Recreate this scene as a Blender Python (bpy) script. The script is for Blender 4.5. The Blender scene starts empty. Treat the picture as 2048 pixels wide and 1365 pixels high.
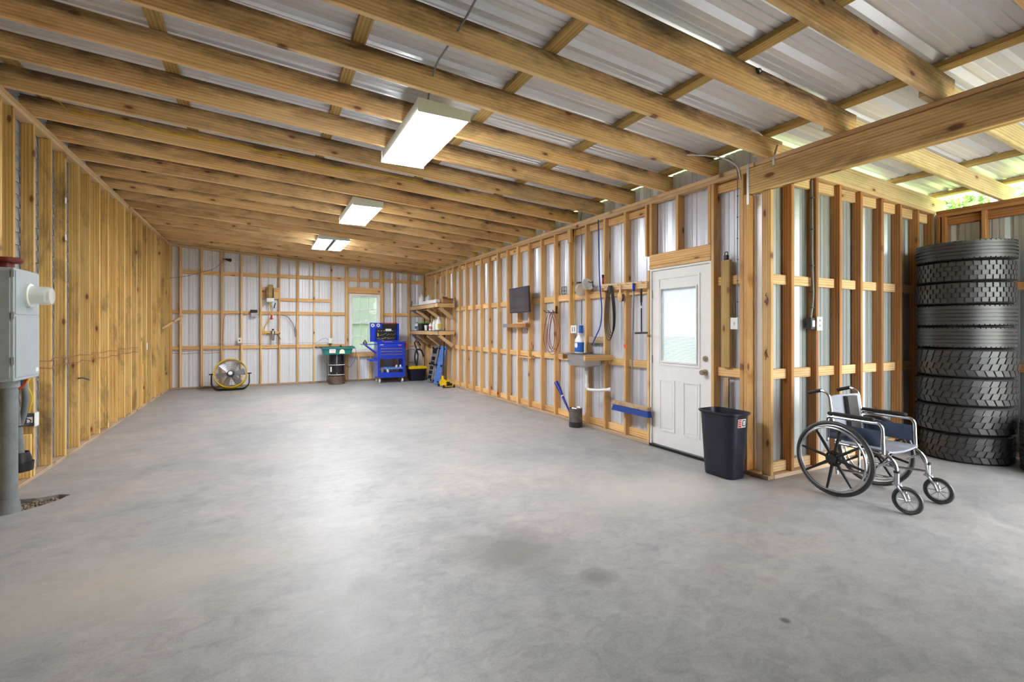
import bpy, bmesh, math, random
from mathutils import Vector, Matrix, Euler, Quaternion
random.seed(7)
S = bpy.context.scene
COL = S.collection
PI = math.pi

# ------------------------------------------------------------------ camera, sky, sun, exposure
cam = bpy.data.cameras.new('camera')
camo = bpy.data.objects.new('camera', cam); COL.objects.link(camo)
camo.location = (0, 0, 1.35)
camo.rotation_euler = (PI/2, 0, -0.4783)
cam.sensor_width = 36; cam.lens = 36*965.1/2048
cam.shift_y = -(682.5-658.2)/2048
cam.clip_start = 0.05; cam.clip_end = 300
S.camera = camo

w = bpy.data.worlds.new('sky'); S.world = w; w.use_nodes = True
nt = w.node_tree; nt.nodes.clear()
sky = nt.nodes.new('ShaderNodeTexSky'); sky.sky_type = 'NISHITA'; sky.sun_disc = False
sky.sun_elevation = math.radians(50); sky.sun_rotation = math.radians(30)
sky.air_density = 1.0; sky.dust_density = 3.5; sky.ozone_density = 1.0
mixc = nt.nodes.new('ShaderNodeMixRGB'); mixc.inputs[0].default_value = 0.72
mixc.inputs[2].default_value = (7.6, 7.8, 8.0, 1)          # thin bright cloud over the blue
bg = nt.nodes.new('ShaderNodeBackground'); bg.inputs[1].default_value = 0.82
wo = nt.nodes.new('ShaderNodeOutputWorld')
nt.links.new(sky.outputs[0], mixc.inputs[1]); nt.links.new(mixc.outputs[0], bg.inputs[0]); nt.links.new(bg.outputs[0], wo.inputs[0])

sun = bpy.data.lights.new('sun', 'SUN'); sun.energy = 5.5; sun.angle = math.radians(12); sun.color = (1, .95, .86)
suno = bpy.data.objects.new('sun', sun); COL.objects.link(suno)
suno.rotation_euler = (math.radians(8), math.radians(27), 0)   # high over the right side of the building
suno.location = (10, 20, 20)

S.view_settings.view_transform = 'Standard'; S.view_settings.look = 'None'
S.view_settings.gamma = 1; S.view_settings.use_curve_mapping = False
S.view_settings.exposure = 1.22
LAMP = 31.0            # strength of the lenses of the ceiling lights
S.cycles.max_bounces = 10; S.cycles.diffuse_bounces = 7; S.cycles.glossy_bounces = 4
S.cycles.transparent_max_bounces = 12; S.cycles.sample_clamp_indirect = 8

# ------------------------------------------------------------------ materials
def srgb(r, g, b):
    f = lambda c: (c/255/12.92) if c/255 <= .04045 else ((c/255+.055)/1.055)**2.4
    return (f(r), f(g), f(b), 1)
def newmat(name):
    m = bpy.data.materials.new(name); m.use_nodes = True
    n = m.node_tree.nodes; b = n['Principled BSDF']
    return m, n, m.node_tree.links, b
def ramp(n, stops):
    r = n.new('ShaderNodeValToRGB'); e = r.color_ramp.elements
    while len(e) > len(stops): e.remove(e[-1])
    while len(e) < len(stops): e.new(.5)
    for k, (p, c) in enumerate(stops):
        e[k].position = p; e[k].color = c if len(c) == 4 else (*c, 1)
    return r
def mixrgb(n, l, fac, a, b, mode='MIX'):
    m = n.new('ShaderNodeMixRGB'); m.blend_type = mode
    for k, v in ((0, fac), (1, a), (2, b)):
        if isinstance(v, (int, float)): m.inputs[k].default_value = v
        elif isinstance(v, tuple): m.inputs[k].default_value = v
        else: l.new(v, m.inputs[k])
    return m.outputs[0]
def noise(n, l, vec, scale, detail=3, rough=.55, dist=0):
    t = n.new('ShaderNodeTexNoise'); t.inputs['Scale'].default_value = scale
    t.inputs['Detail'].default_value = detail; t.inputs['Roughness'].default_value = rough
    t.inputs['Distortion'].default_value = dist
    if vec: l.new(vec, t.inputs['Vector'])
    return t.outputs['Fac']
def vscale(n, l, vec, s):
    m = n.new('ShaderNodeMapping'); m.inputs['Scale'].default_value = s; l.new(vec, m.inputs['Vector'])
    return m.outputs[0]
def objvec(n, l):
    tc = n.new('ShaderNodeTexCoord'); oi = n.new('ShaderNodeObjectInfo')
    c = n.new('ShaderNodeCombineXYZ')
    mu = n.new('ShaderNodeMath'); mu.operation = 'MULTIPLY'; mu.inputs[1].default_value = 61.7
    l.new(oi.outputs['Random'], mu.inputs[0])
    for k in range(3): l.new(mu.outputs[0], c.inputs[k])
    a = n.new('ShaderNodeVectorMath'); a.operation = 'ADD'
    l.new(tc.outputs['Object'], a.inputs[0]); l.new(c.outputs[0], a.inputs[1])
    return a.outputs[0], oi.outputs['Random']

def wood(name, light, mid, dark, knot=1.0, mildew=.35, vary=.2, rough=.72, mould_shade=0):
    m, n, l, b = newmat(name)
    v, rnd = objvec(n, l)
    grain = noise(n, l, vscale(n, l, v, (1.1, 34, 34)), 1.0, 5, .65, .5)
    fine = noise(n, l, vscale(n, l, v, (5, 170, 170)), 1.0, 2, .6)
    warp = noise(n, l, vscale(n, l, v, (.9, 3.2, 3.2)), 1.0, 2, .5)
    wv = n.new('ShaderNodeTexWave'); wv.wave_type = 'BANDS'; wv.bands_direction = 'Y'
    wv.inputs['Scale'].default_value = 1.0; wv.inputs['Distortion'].default_value = 7
    wv.inputs['Detail'].default_value = 2; wv.inputs['Detail Scale'].default_value = .6
    l.new(vscale(n, l, v, (.35, 13, 5)), wv.inputs['Vector'])
    f0 = mixrgb(n, l, .30, grain, wv.outputs['Color']); f1 = mixrgb(n, l, .40, f0, warp)
    r = ramp(n, [(.30, dark), (.50, mid), (.70, light)]); l.new(f1, r.inputs[0])
    c = mixrgb(n, l, .10, r.outputs[0], fine, 'OVERLAY')
    # knots
    vo = n.new('ShaderNodeTexVoronoi'); vo.feature = 'F1'; vo.inputs['Scale'].default_value = 1
    vo.inputs['Randomness'].default_value = 1; vo.voronoi_dimensions = '2D'
    keep = n.new('ShaderNodeSeparateColor'); gt = n.new('ShaderNodeMath'); gt.operation = 'GREATER_THAN'; gt.inputs[1].default_value = .66 if knot <= 1 else .4
    l.new(vo.outputs['Color'], keep.inputs[0]); l.new(keep.outputs[0], gt.inputs[0])
    def kept(x):
        mm = n.new('ShaderNodeMath'); mm.operation = 'MULTIPLY'; l.new(x, mm.inputs[0]); l.new(gt.outputs[0], mm.inputs[1]); return mm.outputs[0]
    q = 1
    l.new(vscale(n, l, v, (2.3*q, 5.5*q, .9)), vo.inputs['Vector'])
    kr = ramp(n, [(0, (1, 1, 1)), (.055*knot, (.85, .85, .85)), (.09*knot, (0, 0, 0))]); l.new(vo.outputs['Distance'], kr.inputs[0])
    c = mixrgb(n, l, kept(kr.outputs[0]), c, srgb(88, 48, 26))
    kr2 = ramp(n, [(0, (.5, .5, .5)), (.22, (0, 0, 0))]); l.new(vo.outputs['Distance'], kr2.inputs[0])
    c = mixrgb(n, l, kept(kr2.outputs[0]), c, srgb(170, 108, 58))
    # grey mildew and dirt left by weather
    mi = noise(n, l, vscale(n, l, v, (1.1, 3.2, 3.2)), 1.0, 5, .7, .6)
    mr = ramp(n, [(.50, (0, 0, 0)), (.72, (mildew, mildew, mildew))]); l.new(mi, mr.inputs[0])
    c = mixrgb(n, l, mr.outputs[0], c, srgb(74, 62, 48))
    if mould_shade:      # mouldy patches, with shade under the roof painted in towards the top edge
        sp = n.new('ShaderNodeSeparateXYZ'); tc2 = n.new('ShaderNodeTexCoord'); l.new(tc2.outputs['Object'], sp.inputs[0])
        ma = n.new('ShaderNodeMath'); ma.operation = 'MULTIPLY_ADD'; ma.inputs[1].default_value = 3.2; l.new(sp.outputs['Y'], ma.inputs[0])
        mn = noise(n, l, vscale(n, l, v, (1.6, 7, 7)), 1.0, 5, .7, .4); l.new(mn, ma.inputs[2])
        r3 = ramp(n, [(.46, (0, 0, 0)), (.80, (mould_shade,)*3)]); l.new(ma.outputs[0], r3.inputs[0])
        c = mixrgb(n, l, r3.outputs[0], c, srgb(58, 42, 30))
    # board to board variation
    vr = ramp(n, [(0, (1-vary, 1-vary*.95, 1-vary*.9)), (1, (1.0, 1.0, 1.0))]); l.new(rnd, vr.inputs[0])
    c = mixrgb(n, l, 1.0, c, vr.outputs[0], 'MULTIPLY')
    l.new(c, b.inputs['Base Color']); b.inputs['Roughness'].default_value = rough
    bp = n.new('ShaderNodeBump'); bp.inputs['Strength'].default_value = .18; bp.inputs['Distance'].default_value = .002
    l.new(grain, bp.inputs['Height']); l.new(bp.outputs[0], b.inputs['Normal'])
    return m

M = {}
M['pine'] = wood('pine', srgb(250, 214, 156), srgb(238, 190, 124), srgb(206, 148, 86), 1.0, .35)
M['rafter'] = wood('rafter_pine', srgb(254, 220, 164), srgb(246, 200, 136), srgb(214, 154, 92), 1.0, .6, mould_shade=.88)
M['stud_left'] = wood('ochre_pine', srgb(248, 212, 140), srgb(234, 186, 106), srgb(198, 144, 70), 1.0, .75)
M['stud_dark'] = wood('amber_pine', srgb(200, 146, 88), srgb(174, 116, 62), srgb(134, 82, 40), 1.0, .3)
M['treated'] = wood('treated_pine', srgb(214, 184, 116), srgb(192, 156, 88), srgb(150, 118, 62), 1.0, .4)
M['beam'] = wood('beam_pine', srgb(246, 212, 146), srgb(230, 188, 116), srgb(180, 126, 64), 1.5, .6)
M['wingraf'] = wood('wing_rafter_pine', srgb(238, 218, 170), srgb(222, 198, 144), srgb(186, 158, 104), 1.0, .35)
M['plate'] = wood('plate_pine', srgb(242, 210, 164), srgb(228, 188, 136), srgb(192, 146, 96), 1.0, .3)
M['sill'] = wood('sill_plate_pine', srgb(214, 188, 156), srgb(190, 160, 128), srgb(144, 114, 84), 1.0, .8)

def plain(name, col, rough=.5, metal=0, spec=.5, vary=0, emit=None, coat=0):
    m, n, l, b = newmat(name)
    b.inputs['Base Color'].default_value = col; b.inputs['Roughness'].default_value = rough
    b.inputs['Metallic'].default_value = metal; b.inputs['Specular IOR Level'].default_value = spec
    b.inputs['Coat Weight'].default_value = coat
    if vary:
        v, rnd = objvec(n, l)
        nf = noise(n, l, v, 9, 4, .65)
        r = ramp(n, [(.3, tuple(x*(1-vary) for x in col[:3])), (.7, tuple(min(1, x*(1+vary*.6)) for x in col[:3]))])
        l.new(nf, r.inputs[0]); l.new(r.outputs[0], b.inputs['Base Color'])
    if emit:
        b.inputs['Emission Color'].default_value = col; b.inputs['Emission Strength'].default_value = emit
    return m
def sheet(name, base, metal, rough, streak=.12):
    m, n, l, b = newmat(name)
    v, rnd = objvec(n, l)
    nf = noise(n, l, vscale(n, l, v, (2, 2, 2)), 1.2, 5, .65)
    r = ramp(n, [(.3, tuple(x*(1-streak) for x in base[:3])), (.7, base[:3])]); l.new(nf, r.inputs[0])
    l.new(r.outputs[0], b.inputs['Base Color'])
    b.inputs['Metallic'].default_value = metal
    b.inputs['Roughness'].default_value = max(.33, rough)
    return m
M['sheet'] = sheet('painted_sheet_metal', srgb(220, 222, 230), .3, .28)
M['sheet_back'] = sheet('white_sheet_metal', srgb(226, 228, 234), .05, .34, .05)
M['roof'] = sheet('galvalume_sheet', srgb(236, 239, 243), .3, .33, .07)
M['sheet_grey'] = sheet('plain_galvalume_sheet', srgb(186, 192, 194), .5, .33, .1)
M['siding'] = plain('grey_lap_siding', srgb(176, 178, 188), .6, vary=.1)
M['galv'] = plain('galvanised_steel', srgb(190, 192, 196), .35, .9, vary=.15)

# concrete
m, n, l, b = newmat('concrete'); M['concrete'] = m
tc = n.new('ShaderNodeTexCoord'); v = tc.outputs['Object']
n1 = noise(n, l, v, .8, 6, .65, .6); n2 = noise(n, l, v, 3.2, 8, .75, .5); n3 = noise(n, l, v, 110, 3, .6)
n4 = noise(n, l, vscale(n, l, v, (1.0, 1.5, 1)), 7, 8, .75, 1.0)
c1 = ramp(n, [(.34, srgb(156, 160, 161)), (.5, srgb(184, 181, 179)), (.64, srgb(203, 192, 185))]); l.new(n1, c1.inputs[0])
c2 = ramp(n, [(.32, srgb(134, 136, 138)), (.5, srgb(183, 182, 181)), (.68, srgb(220, 216, 213))]); l.new(n2, c2.inputs[0])
c3 = ramp(n, [(.36, srgb(112, 112, 116)), (.52, srgb(184, 183, 183)), (.70, srgb(220, 218, 216))]); l.new(n4, c3.inputs[0])
c = mixrgb(n, l, .36, c1.outputs[0], c2.outputs[0])
c = mixrgb(n, l, .26, c, c3.outputs[0])
c = mixrgb(n, l, .22, c, n3, 'OVERLAY')
c = mixrgb(n, l, 1.0, c, (.71, .70, .695, 1), 'MULTIPLY')
def spot(c, x, y, rx, ry, col, fac, wob=.5):
    sub = n.new('ShaderNodeVectorMath'); sub.operation = 'SUBTRACT'; l.new(v, sub.inputs[0]); sub.inputs[1].default_value = (x, y, 0)
    sc = n.new('ShaderNodeVectorMath'); sc.operation = 'MULTIPLY'; l.new(sub.outputs[0], sc.inputs[0]); sc.inputs[1].default_value = (1/rx, 1/ry, 0)
    ln = n.new('ShaderNodeVectorMath'); ln.operation = 'LENGTH'; l.new(sc.outputs[0], ln.inputs[0])
    ad = n.new('ShaderNodeMath'); ad.operation = 'MULTIPLY_ADD'; l.new(n2, ad.inputs[0]); ad.inputs[1].default_value = wob*2; l.new(ln.outputs['Value'], ad.inputs[2])
    r = ramp(n, [(.0, (fac,)*3), (.30+.0, (fac,)*3), (.62, (0, 0, 0))])
    hv = n.new('ShaderNodeMath'); hv.operation = 'MULTIPLY'; l.new(ad.outputs[0], hv.inputs[0]); hv.inputs[1].default_value = .38
    l.new(hv.outputs[0], r.inputs[0])
    return mixrgb(n, l, r.outputs[0], c, col)
c = spot(c, 1.36, 2.60, .42, .36, srgb(112, 106, 104), .62)
c = spot(c, 1.62, 2.12, .13, .10, srgb(100, 95, 94), .6)
c = spot(c, .50, 2.62, .10, .12, srgb(120, 118, 120), .4)
c = spot(c, 2.35, 1.95, .30, .12, srgb(136, 130, 128), .3)
c = spot(c, 2.9, 3.05, .8, .5, srgb(206, 196, 184), .4)
c = spot(c, -.6, 3.2, .9, .5, srgb(196, 184, 164), .35)
c = spot(c, 3.3, 2.3, .5, .3, srgb(150, 140, 132), .35)
c = spot(c, 3.9, 2.45, .25, .2, srgb(172, 150, 128), .4)
for (x, y, r_) in ((.75, 1.52, .022), (.88, 1.53, .018), (.9, 1.47, .018), (.86, 1.62, .012), (.56, 1.64, .014), (2.15, 1.4, .02)):
    c = spot(c, x, y, r_, r_, srgb(60, 58, 58), .8, .2)
l.new(c, b.inputs['Base Color'])
rr = ramp(n, [(.3, (.36,)*3), (.62, (.52,)*3)]); l.new(n4, rr.inputs[0]); l.new(rr.outputs[0], b.inputs['Roughness'])
bp = n.new('ShaderNodeBump'); bp.inputs['Strength'].default_value = .25; bp.inputs['Distance'].default_value = .004
l.new(n2, bp.inputs['Height']); l.new(bp.outputs[0], b.inputs['Normal'])
b.inputs['Specular IOR Level'].default_value = .42

M['white'] = plain('white_paint', srgb(236, 236, 236), .4)
M['doorwhite'] = plain('door_paint', srgb(236, 233, 230), .45, vary=.03)
M['vinyl'] = plain('white_vinyl', srgb(240, 240, 240), .35)
M['plastic_white'] = plain('white_plastic', srgb(238, 238, 234), .35)
M['greybox'] = plain('grey_enamel', srgb(172, 180, 184), .45, .1, vary=.05)
M['greybox_dark'] = plain('darker_grey_enamel', srgb(150, 158, 160), .45, .1, vary=.05)
M['pvc'] = plain('grey_pvc', srgb(126, 130, 132), .5, vary=.2)
M['pvc_white'] = plain('white_pvc', srgb(236, 236, 236), .3)
M['black'] = plain('black_plastic', srgb(26, 26, 28), .45, vary=.1)
M['blackmetal'] = plain('black_metal', srgb(30, 30, 32), .35, .3)
M['rubber'] = plain('black_rubber', srgb(52, 50, 50), .42, spec=.7, vary=.3)
M['reflector'] = plain('bright_reflector', srgb(226, 222, 214), .25, .5)
M['chrome'] = plain('chrome', srgb(200, 202, 206), .18, 1)
M['steel'] = plain('stainless_steel', srgb(190, 190, 190), .28, 1)
M['alu'] = plain('brushed_aluminium', srgb(180, 182, 186), .35, .9)
M['brass'] = plain('antique_nickel', srgb(176, 162, 138), .3, .8)
M['red'] = plain('red_plastic', srgb(190, 34, 28), .4)
M['redcap'] = plain('dark_red_rubber', srgb(112, 26, 22), .45, vary=.15)
M['yellow'] = plain('yellow_paint', srgb(232, 190, 12), .35, vary=.05)
M['yellowcable'] = plain('yellow_cable', srgb(222, 190, 28), .45)
M['teal'] = plain('teal_plastic', srgb(44, 128, 122), .4, vary=.06)
M['blue'] = plain('blue_enamel', srgb(6, 58, 196), .28, vary=.04, coat=.3)
M['blue2'] = plain('light_blue_plastic', srgb(92, 132, 206), .45, vary=.08)
M['navy'] = plain('navy_plastic', srgb(26, 27, 46), .38, vary=.5)
M['bluecord'] = plain('blue_hose', srgb(40, 84, 170), .4)
M['bluebroom'] = plain('blue_bristles', srgb(24, 60, 140), .7)
M['batblue'] = plain('royal_blue_paint', srgb(18, 30, 140), .3)
M['copper'] = plain('reddish_wire', srgb(140, 78, 60), .45)
M['orange'] = plain('orange_plastic', srgb(232, 92, 40), .5)
M['tan'] = plain('tan_bristle', srgb(214, 180, 128), .6)
M['grime'] = plain('grimy_metal', srgb(110, 104, 100), .45, .5, vary=.5)
M['darkgrey'] = plain('dark_grey_plastic', srgb(70, 70, 76), .5, vary=.15)
M['midgrey'] = plain('mid_grey_plastic', srgb(132, 132, 138), .5, vary=.1)
M['cardboard'] = plain('cardboard', srgb(172, 128, 82), .7, vary=.08)
M['fabric'] = plain('grey_vinyl', srgb(148, 150, 160), .38, vary=.12)
M['fabric_dark'] = plain('charcoal_vinyl', srgb(58, 52, 50), .42, vary=.12)
M['skirt'] = plain('blue_grey_side_panel', srgb(70, 84, 108), .22)
M['screen'] = plain('dark_screen', srgb(46, 44, 60), .08, spec=.8)
M['gravel'] = plain('gravel', srgb(150, 132, 112), .85, vary=.4)
M['dirt'] = plain('dirt', srgb(74, 60, 46), .95, vary=.3)
M['paper'] = plain('white_label', srgb(232, 230, 226), .6)
M['cream'] = plain('cream_plastic', srgb(240, 234, 216), .5)
M['green'] = plain('green_plastic', srgb(60, 150, 70), .45)
M['pink'] = plain('pink_plastic', srgb(226, 120, 130), .45)
M['yellowlabel'] = plain('yellow_label', srgb(226, 216, 90), .5)
M['bluelabel'] = plain('blue_label', srgb(26, 96, 190), .45)
M['lens'] = plain('lit_lens', (.93, .97, 1.0, 1), .4, emit=LAMP)
M['fixture'] = plain('fixture_enamel', srgb(226, 230, 222), .4)
M['drumblack'] = plain('black_drum_paint', srgb(44, 38, 46), .25, .2, vary=.2)
M['drumrust'] = plain('dusty_drum_base', srgb(112, 92, 80), .6, .3, vary=.5)
M['brickred'] = plain('red_tool_tray', srgb(172, 40, 30), .4)
M['translucent'] = plain('frosted_plastic', srgb(226, 226, 220), .35)
M['grass'] = plain('grass', srgb(132, 160, 78), .9, vary=.35)
M['apron'] = plain('outdoor_concrete', srgb(184, 180, 172), .8, vary=.12)
M['bark'] = plain('bark', srgb(84, 70, 56), .9, vary=.3)
m, n, l, b = newmat('leaves'); M['leaf'] = m
v, rnd = objvec(n, l); nf = noise(n, l, v, 2.2, 4, .7)
r = ramp(n, [(.3, srgb(62, 96, 36)), (.5, srgb(108, 146, 60)), (.72, srgb(178, 204, 112))]); l.new(nf, r.inputs[0]); l.new(r.outputs[0], b.inputs['Base Color'])
b.inputs['Roughness'].default_value = .6
tr = n.new('ShaderNodeBsdfTranslucent'); l.new(r.outputs[0], tr.inputs[0])
mx = n.new('ShaderNodeMixShader'); mx.inputs[0].default_value = .45
l.new(b.outputs[0], mx.inputs[1]); l.new(tr.outputs[0], mx.inputs[2]); l.new(mx.outputs[0], n['Material Output'].inputs[0])
def glassmat(name, tint, gloss=.08):
    m, n, l, b = newmat(name); n.remove(b)
    t = n.new('ShaderNodeBsdfTransparent'); t.inputs[0].default_value = tint
    g = n.new('ShaderNodeBsdfGlossy'); g.inputs['Roughness'].default_value = .03
    x = n.new('ShaderNodeMixShader'); x.inputs[0].default_value = gloss
    l.new(t.outputs[0], x.inputs[1]); l.new(g.outputs[0], x.inputs[2]); l.new(x.outputs[0], n['Material Output'].inputs[0])
    return m
M['glass'] = glassmat('window_glass', (.73, .735, .76, 1))
m, n, l, b = newmat('frosted_glass'); M['frosted'] = m; n.remove(b)
t = n.new('ShaderNodeBsdfTranslucent'); t.inputs[0].default_value = (.36, .385, .38, 1)
t2 = n.new('ShaderNodeBsdfTransparent'); t2.inputs[0].default_value = (.30, .315, .305, 1)
x = n.new('ShaderNodeMixShader'); x.inputs[0].default_value = .55
l.new(t.outputs[0], x.inputs[1]); l.new(t2.outputs[0], x.inputs[2]); l.new(x.outputs[0], n['Material Output'].inputs[0])
m, n, l, b = newmat('blind_vinyl'); M['blind'] = m
b.inputs['Base Color'].default_value = srgb(246, 247, 250); b.inputs['Roughness'].default_value = .5
tr = n.new('ShaderNodeBsdfTranslucent'); tr.inputs[0].default_value = (.95, .96, 1, 1)
mx = n.new('ShaderNodeMixShader'); mx.inputs[0].default_value = .6
l.new(b.outputs[0], mx.inputs[1]); l.new(tr.outputs[0], mx.inputs[2]); l.new(mx.outputs[0], n['Material Output'].inputs[0])
m, n, l, b = newmat('mesh_cover'); M['meterglass'] = m
b.inputs['Base Color'].default_value = (.9, .92, .92, 1); b.inputs['Roughness'].default_value = .12; b.inputs['Alpha'].default_value = .45

# ------------------------------------------------------------------ mesh building
class MB:
    def __init__(s): s.v = []; s.f = []; s.sm = []; s.X = Matrix.Identity(4)
    def add(s, vs, fs, smooth=False):
        o = len(s.v); s.v += [s.X @ Vector(p) for p in vs]
        s.f += [tuple(i+o for i in f) for f in fs]; s.sm += [smooth]*len(fs); return s
    def box(s, x0, x1, y0, y1, z0, z1):
        return s.add([(x0,y0,z0),(x1,y0,z0),(x1,y1,z0),(x0,y1,z0),(x0,y0,z1),(x1,y0,z1),(x1,y1,z1),(x0,y1,z1)],
                     [(0,3,2,1),(4,5,6,7),(0,1,5,4),(1,2,6,5),(2,3,7,6),(3,0,4,7)])
    def hull8(s, b, t):      # bottom 4 points, top 4 points, both counter-clockwise seen from above
        return s.add(list(b)+list(t), [(0,3,2,1),(4,5,6,7),(0,1,5,4),(1,2,6,5),(2,3,7,6),(3,0,4,7)])
    def lathe(s, prof, n=24, c=(0,0,0), axis='Z', smooth=True, sx=1, sy=1, closed=False):
        R = {'Z': Matrix.Identity(3), 'X': Matrix(((0,0,1),(1,0,0),(0,1,0))), 'Y': Matrix(((1,0,0),(0,0,1),(0,-1,0)))}[axis] if isinstance(axis, str) else axis
        vs = []; c = Vector(c)
        for r, z in prof:
            for k in range(n):
                a = 2*PI*k/n; vs.append(c + R @ Vector((r*math.cos(a)*sx, r*math.sin(a)*sy, z)))
        fs = []; m = len(prof)
        for i in range(m if closed else m-1):
            j = (i+1) % m
            for k in range(n): q = (k+1) % n; fs.append((i*n+k, i*n+q, j*n+q, j*n+k))
        if not closed:
            if prof[0][0] > 1e-6: fs.append(tuple(range(n-1, -1, -1)))
            if prof[-1][0] > 1e-6: fs.append(tuple((m-1)*n+k for k in range(n)))
        return s.add(vs, fs, smooth)
    def cyl(s, p0, p1, r0, r1=None, n=16, smooth=True):
        p0 = Vector(p0); p1 = Vector(p1); d = p1-p0; R = d.to_track_quat('Z', 'Y').to_matrix(); r1 = r0 if r1 is None else r1
        return s.lathe([(r0, 0), (r1, d.length)], n, p0, R, smooth)
    def tube(s, pts, r, n=8, closed=False, radii=None):
        P = [Vector(p) for p in pts]; m = len(P); vs = []; up = None
        for i in range(m):
            if closed: t = P[(i+1) % m]-P[i-1]
            else: t = P[min(i+1, m-1)]-P[max(i-1, 0)]
            t.normalize()
            if up is None: up = t.orthogonal().normalized()
            else:
                up = up - t*up.dot(t)
                up = up.normalized() if up.length > 1e-6 else t.orthogonal().normalized()
            sd = t.cross(up); rr = radii[i] if radii else r
            for k in range(n):
                a = 2*PI*k/n; vs.append(P[i]+(up*math.cos(a)+sd*math.sin(a))*rr)
        fs = []
        for i in range(m if closed else m-1):
            j = (i+1) % m
            for k in range(n): q = (k+1) % n; fs.append((i*n+k, i*n+q, j*n+q, j*n+k))
        if not closed: fs += [tuple(range(n-1, -1, -1)), tuple((m-1)*n+k for k in range(n))]
        return s.add(vs, fs, True)
    def prism(s, poly, h, R=None, c=(0,0,0)):     # polygon in local xy, extruded along local z
        R = R or Matrix.Identity(3); c = Vector(c); n = len(poly)
        vs = [c+R @ Vector((x, y, 0)) for x, y in poly]+[c+R @ Vector((x, y, h)) for x, y in poly]
        return s.add(vs, [tuple(range(n-1, -1, -1)), tuple(range(n, 2*n))]+[(i, (i+1) % n, n+(i+1) % n, n+i) for i in range(n)])
    def torus(s, R_, r, c=(0,0,0), axis='Z', n=40, m=10):
        return s.lathe([(R_+r*math.cos(2*PI*k/m), r*math.sin(2*PI*k/m)) for k in range(m)], n, c, axis, closed=True)
    def ball(s, c, r, n=12, sz=1):
        return s.lathe([(max(1e-7, r*math.sin(PI*k/8)), -r*sz*math.cos(PI*k/8)) for k in range(9)], n, c)
    def mesh(s, name, mat, off=(0,0,0), bevel=0):
        me = bpy.data.meshes.new(name); o = Vector(off)
        me.from_pydata([tuple(p-o) for p in s.v], [], s.f); me.validate()
        if len(me.polygons) == len(s.sm): me.polygons.foreach_set('use_smooth', s.sm)
        bm = bmesh.new(); bm.from_mesh(me); bmesh.ops.recalc_face_normals(bm, faces=bm.faces)
        if bevel: bmesh.ops.bevel(bm, geom=list(bm.edges), offset=bevel, segments=1, affect='EDGES', clamp_overlap=True)
        bm.to_mesh(me); bm.free()
        me.materials.append(mat if not isinstance(mat, str) else M[mat])
        if any(s.sm):
            try: me.set_sharp_from_angle(angle=math.radians(42))
            except Exception: pass
        return me
RX = lambda a: Matrix.Rotation(a, 4, 'X'); RY = lambda a: Matrix.Rotation(a, 4, 'Y'); RZ = lambda a: Matrix.Rotation(a, 4, 'Z'); TR = lambda *p: Matrix.Translation(p)
def arc(pts, r, seg=5):      # rounds the corners of a polyline
    P = [Vector(p) for p in pts]; out = [P[0]]
    for i in range(1, len(P)-1):
        a = (P[i-1]-P[i]); b = (P[i+1]-P[i]); rr = min(r, a.length*.49, b.length*.49)
        A = P[i]+a.normalized()*rr; B = P[i]+b.normalized()*rr
        for k in range(seg+1):
            t = k/seg; out.append(A*(1-t)**2+P[i]*2*t*(1-t)+B*t*t)
    out.append(P[-1]); return out
def sag(a, b, d, n=10):
    a = Vector(a); b = Vector(b)
    return [a.lerp(b, t/n)-Vector((0, 0, d*4*(t/n)*(1-t/n))) for t in range(n+1)]

def tag(o, label=None, cat=None, group=None, kind=None):
    if label: o['label'] = label
    if cat: o['category'] = cat
    if group: o['group'] = group
    if kind: o['kind'] = kind
    return o
def thing(name, loc, label, cat, group=None):
    o = bpy.data.objects.new(name, None); o.empty_display_size = .1; o.location = loc; COL.objects.link(o)
    return tag(o, label, cat, group)
def root_of(o):
    p = Vector(o.location)
    while o.parent: o = o.parent; p += o.location
    return p
def part(root, name, mb, mat, label=None, bevel=0, kind=None):
    me = mb.mesh(name, mat, root_of(root), bevel)
    o = bpy.data.objects.new(name, me); COL.objects.link(o); o.parent = root
    if label: o['label'] = label
    if kind: o['kind'] = kind
    return o
def solo(name, mb, mat, loc, label, cat, group=None, bevel=0):
    me = mb.mesh(name, mat, loc, bevel); o = bpy.data.objects.new(name, me); o.location = loc; COL.objects.link(o)
    return tag(o, label, cat, group)
def struct(name, label, loc=(0,0,0)):
    o = bpy.data.objects.new(name, None); o.location = loc; COL.objects.link(o); o['kind'] = 'structure'; o['label'] = label
    return o
def shade(c): return c
_bc = {}
def board(root, name, a, b, w, t, side, mat, bevel=.003):
    """a lumber board from a to b; w measured along side, t across"""
    a = Vector(a); b = Vector(b); d = b-a; L = d.length; x = d.normalized()
    y = Vector(side); y = (y-x*y.dot(x)).normalized(); z = x.cross(y)
    key = (round(L, 3), round(w, 4), round(t, 4), mat)
    if key not in _bc:
        _bc[key] = MB().box(-L/2, L/2, -w/2, w/2, -t/2, t/2).mesh(name, mat, bevel=bevel)
    o = bpy.data.objects.new(name, _bc[key]); COL.objects.link(o); o.parent = root
    Mx = Matrix((x, y, z)).transposed().to_4x4(); Mx.translation = (a+b)/2-root_of(root)
    o.matrix_local = Mx
    return o
def bd(root, name, x0, x1, y0, y1, z0, z1, mat, bevel=.003):
    d = (x1-x0, y1-y0, z1-z0); c = ((x0+x1)/2, (y0+y1)/2, (z0+z1)/2); k = d.index(max(d))
    a = list(c); b = list(c); a[k] -= d[k]/2; b[k] += d[k]/2
    o = [(i, d[i]) for i in range(3) if i != k]; wi = max(o, key=lambda q: q[1])[0]; ti = 3-k-wi
    s = [0, 0, 0]; s[wi] = 1
    return board(root, name, a, b, d[wi], d[ti], s, mat, bevel)

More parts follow.
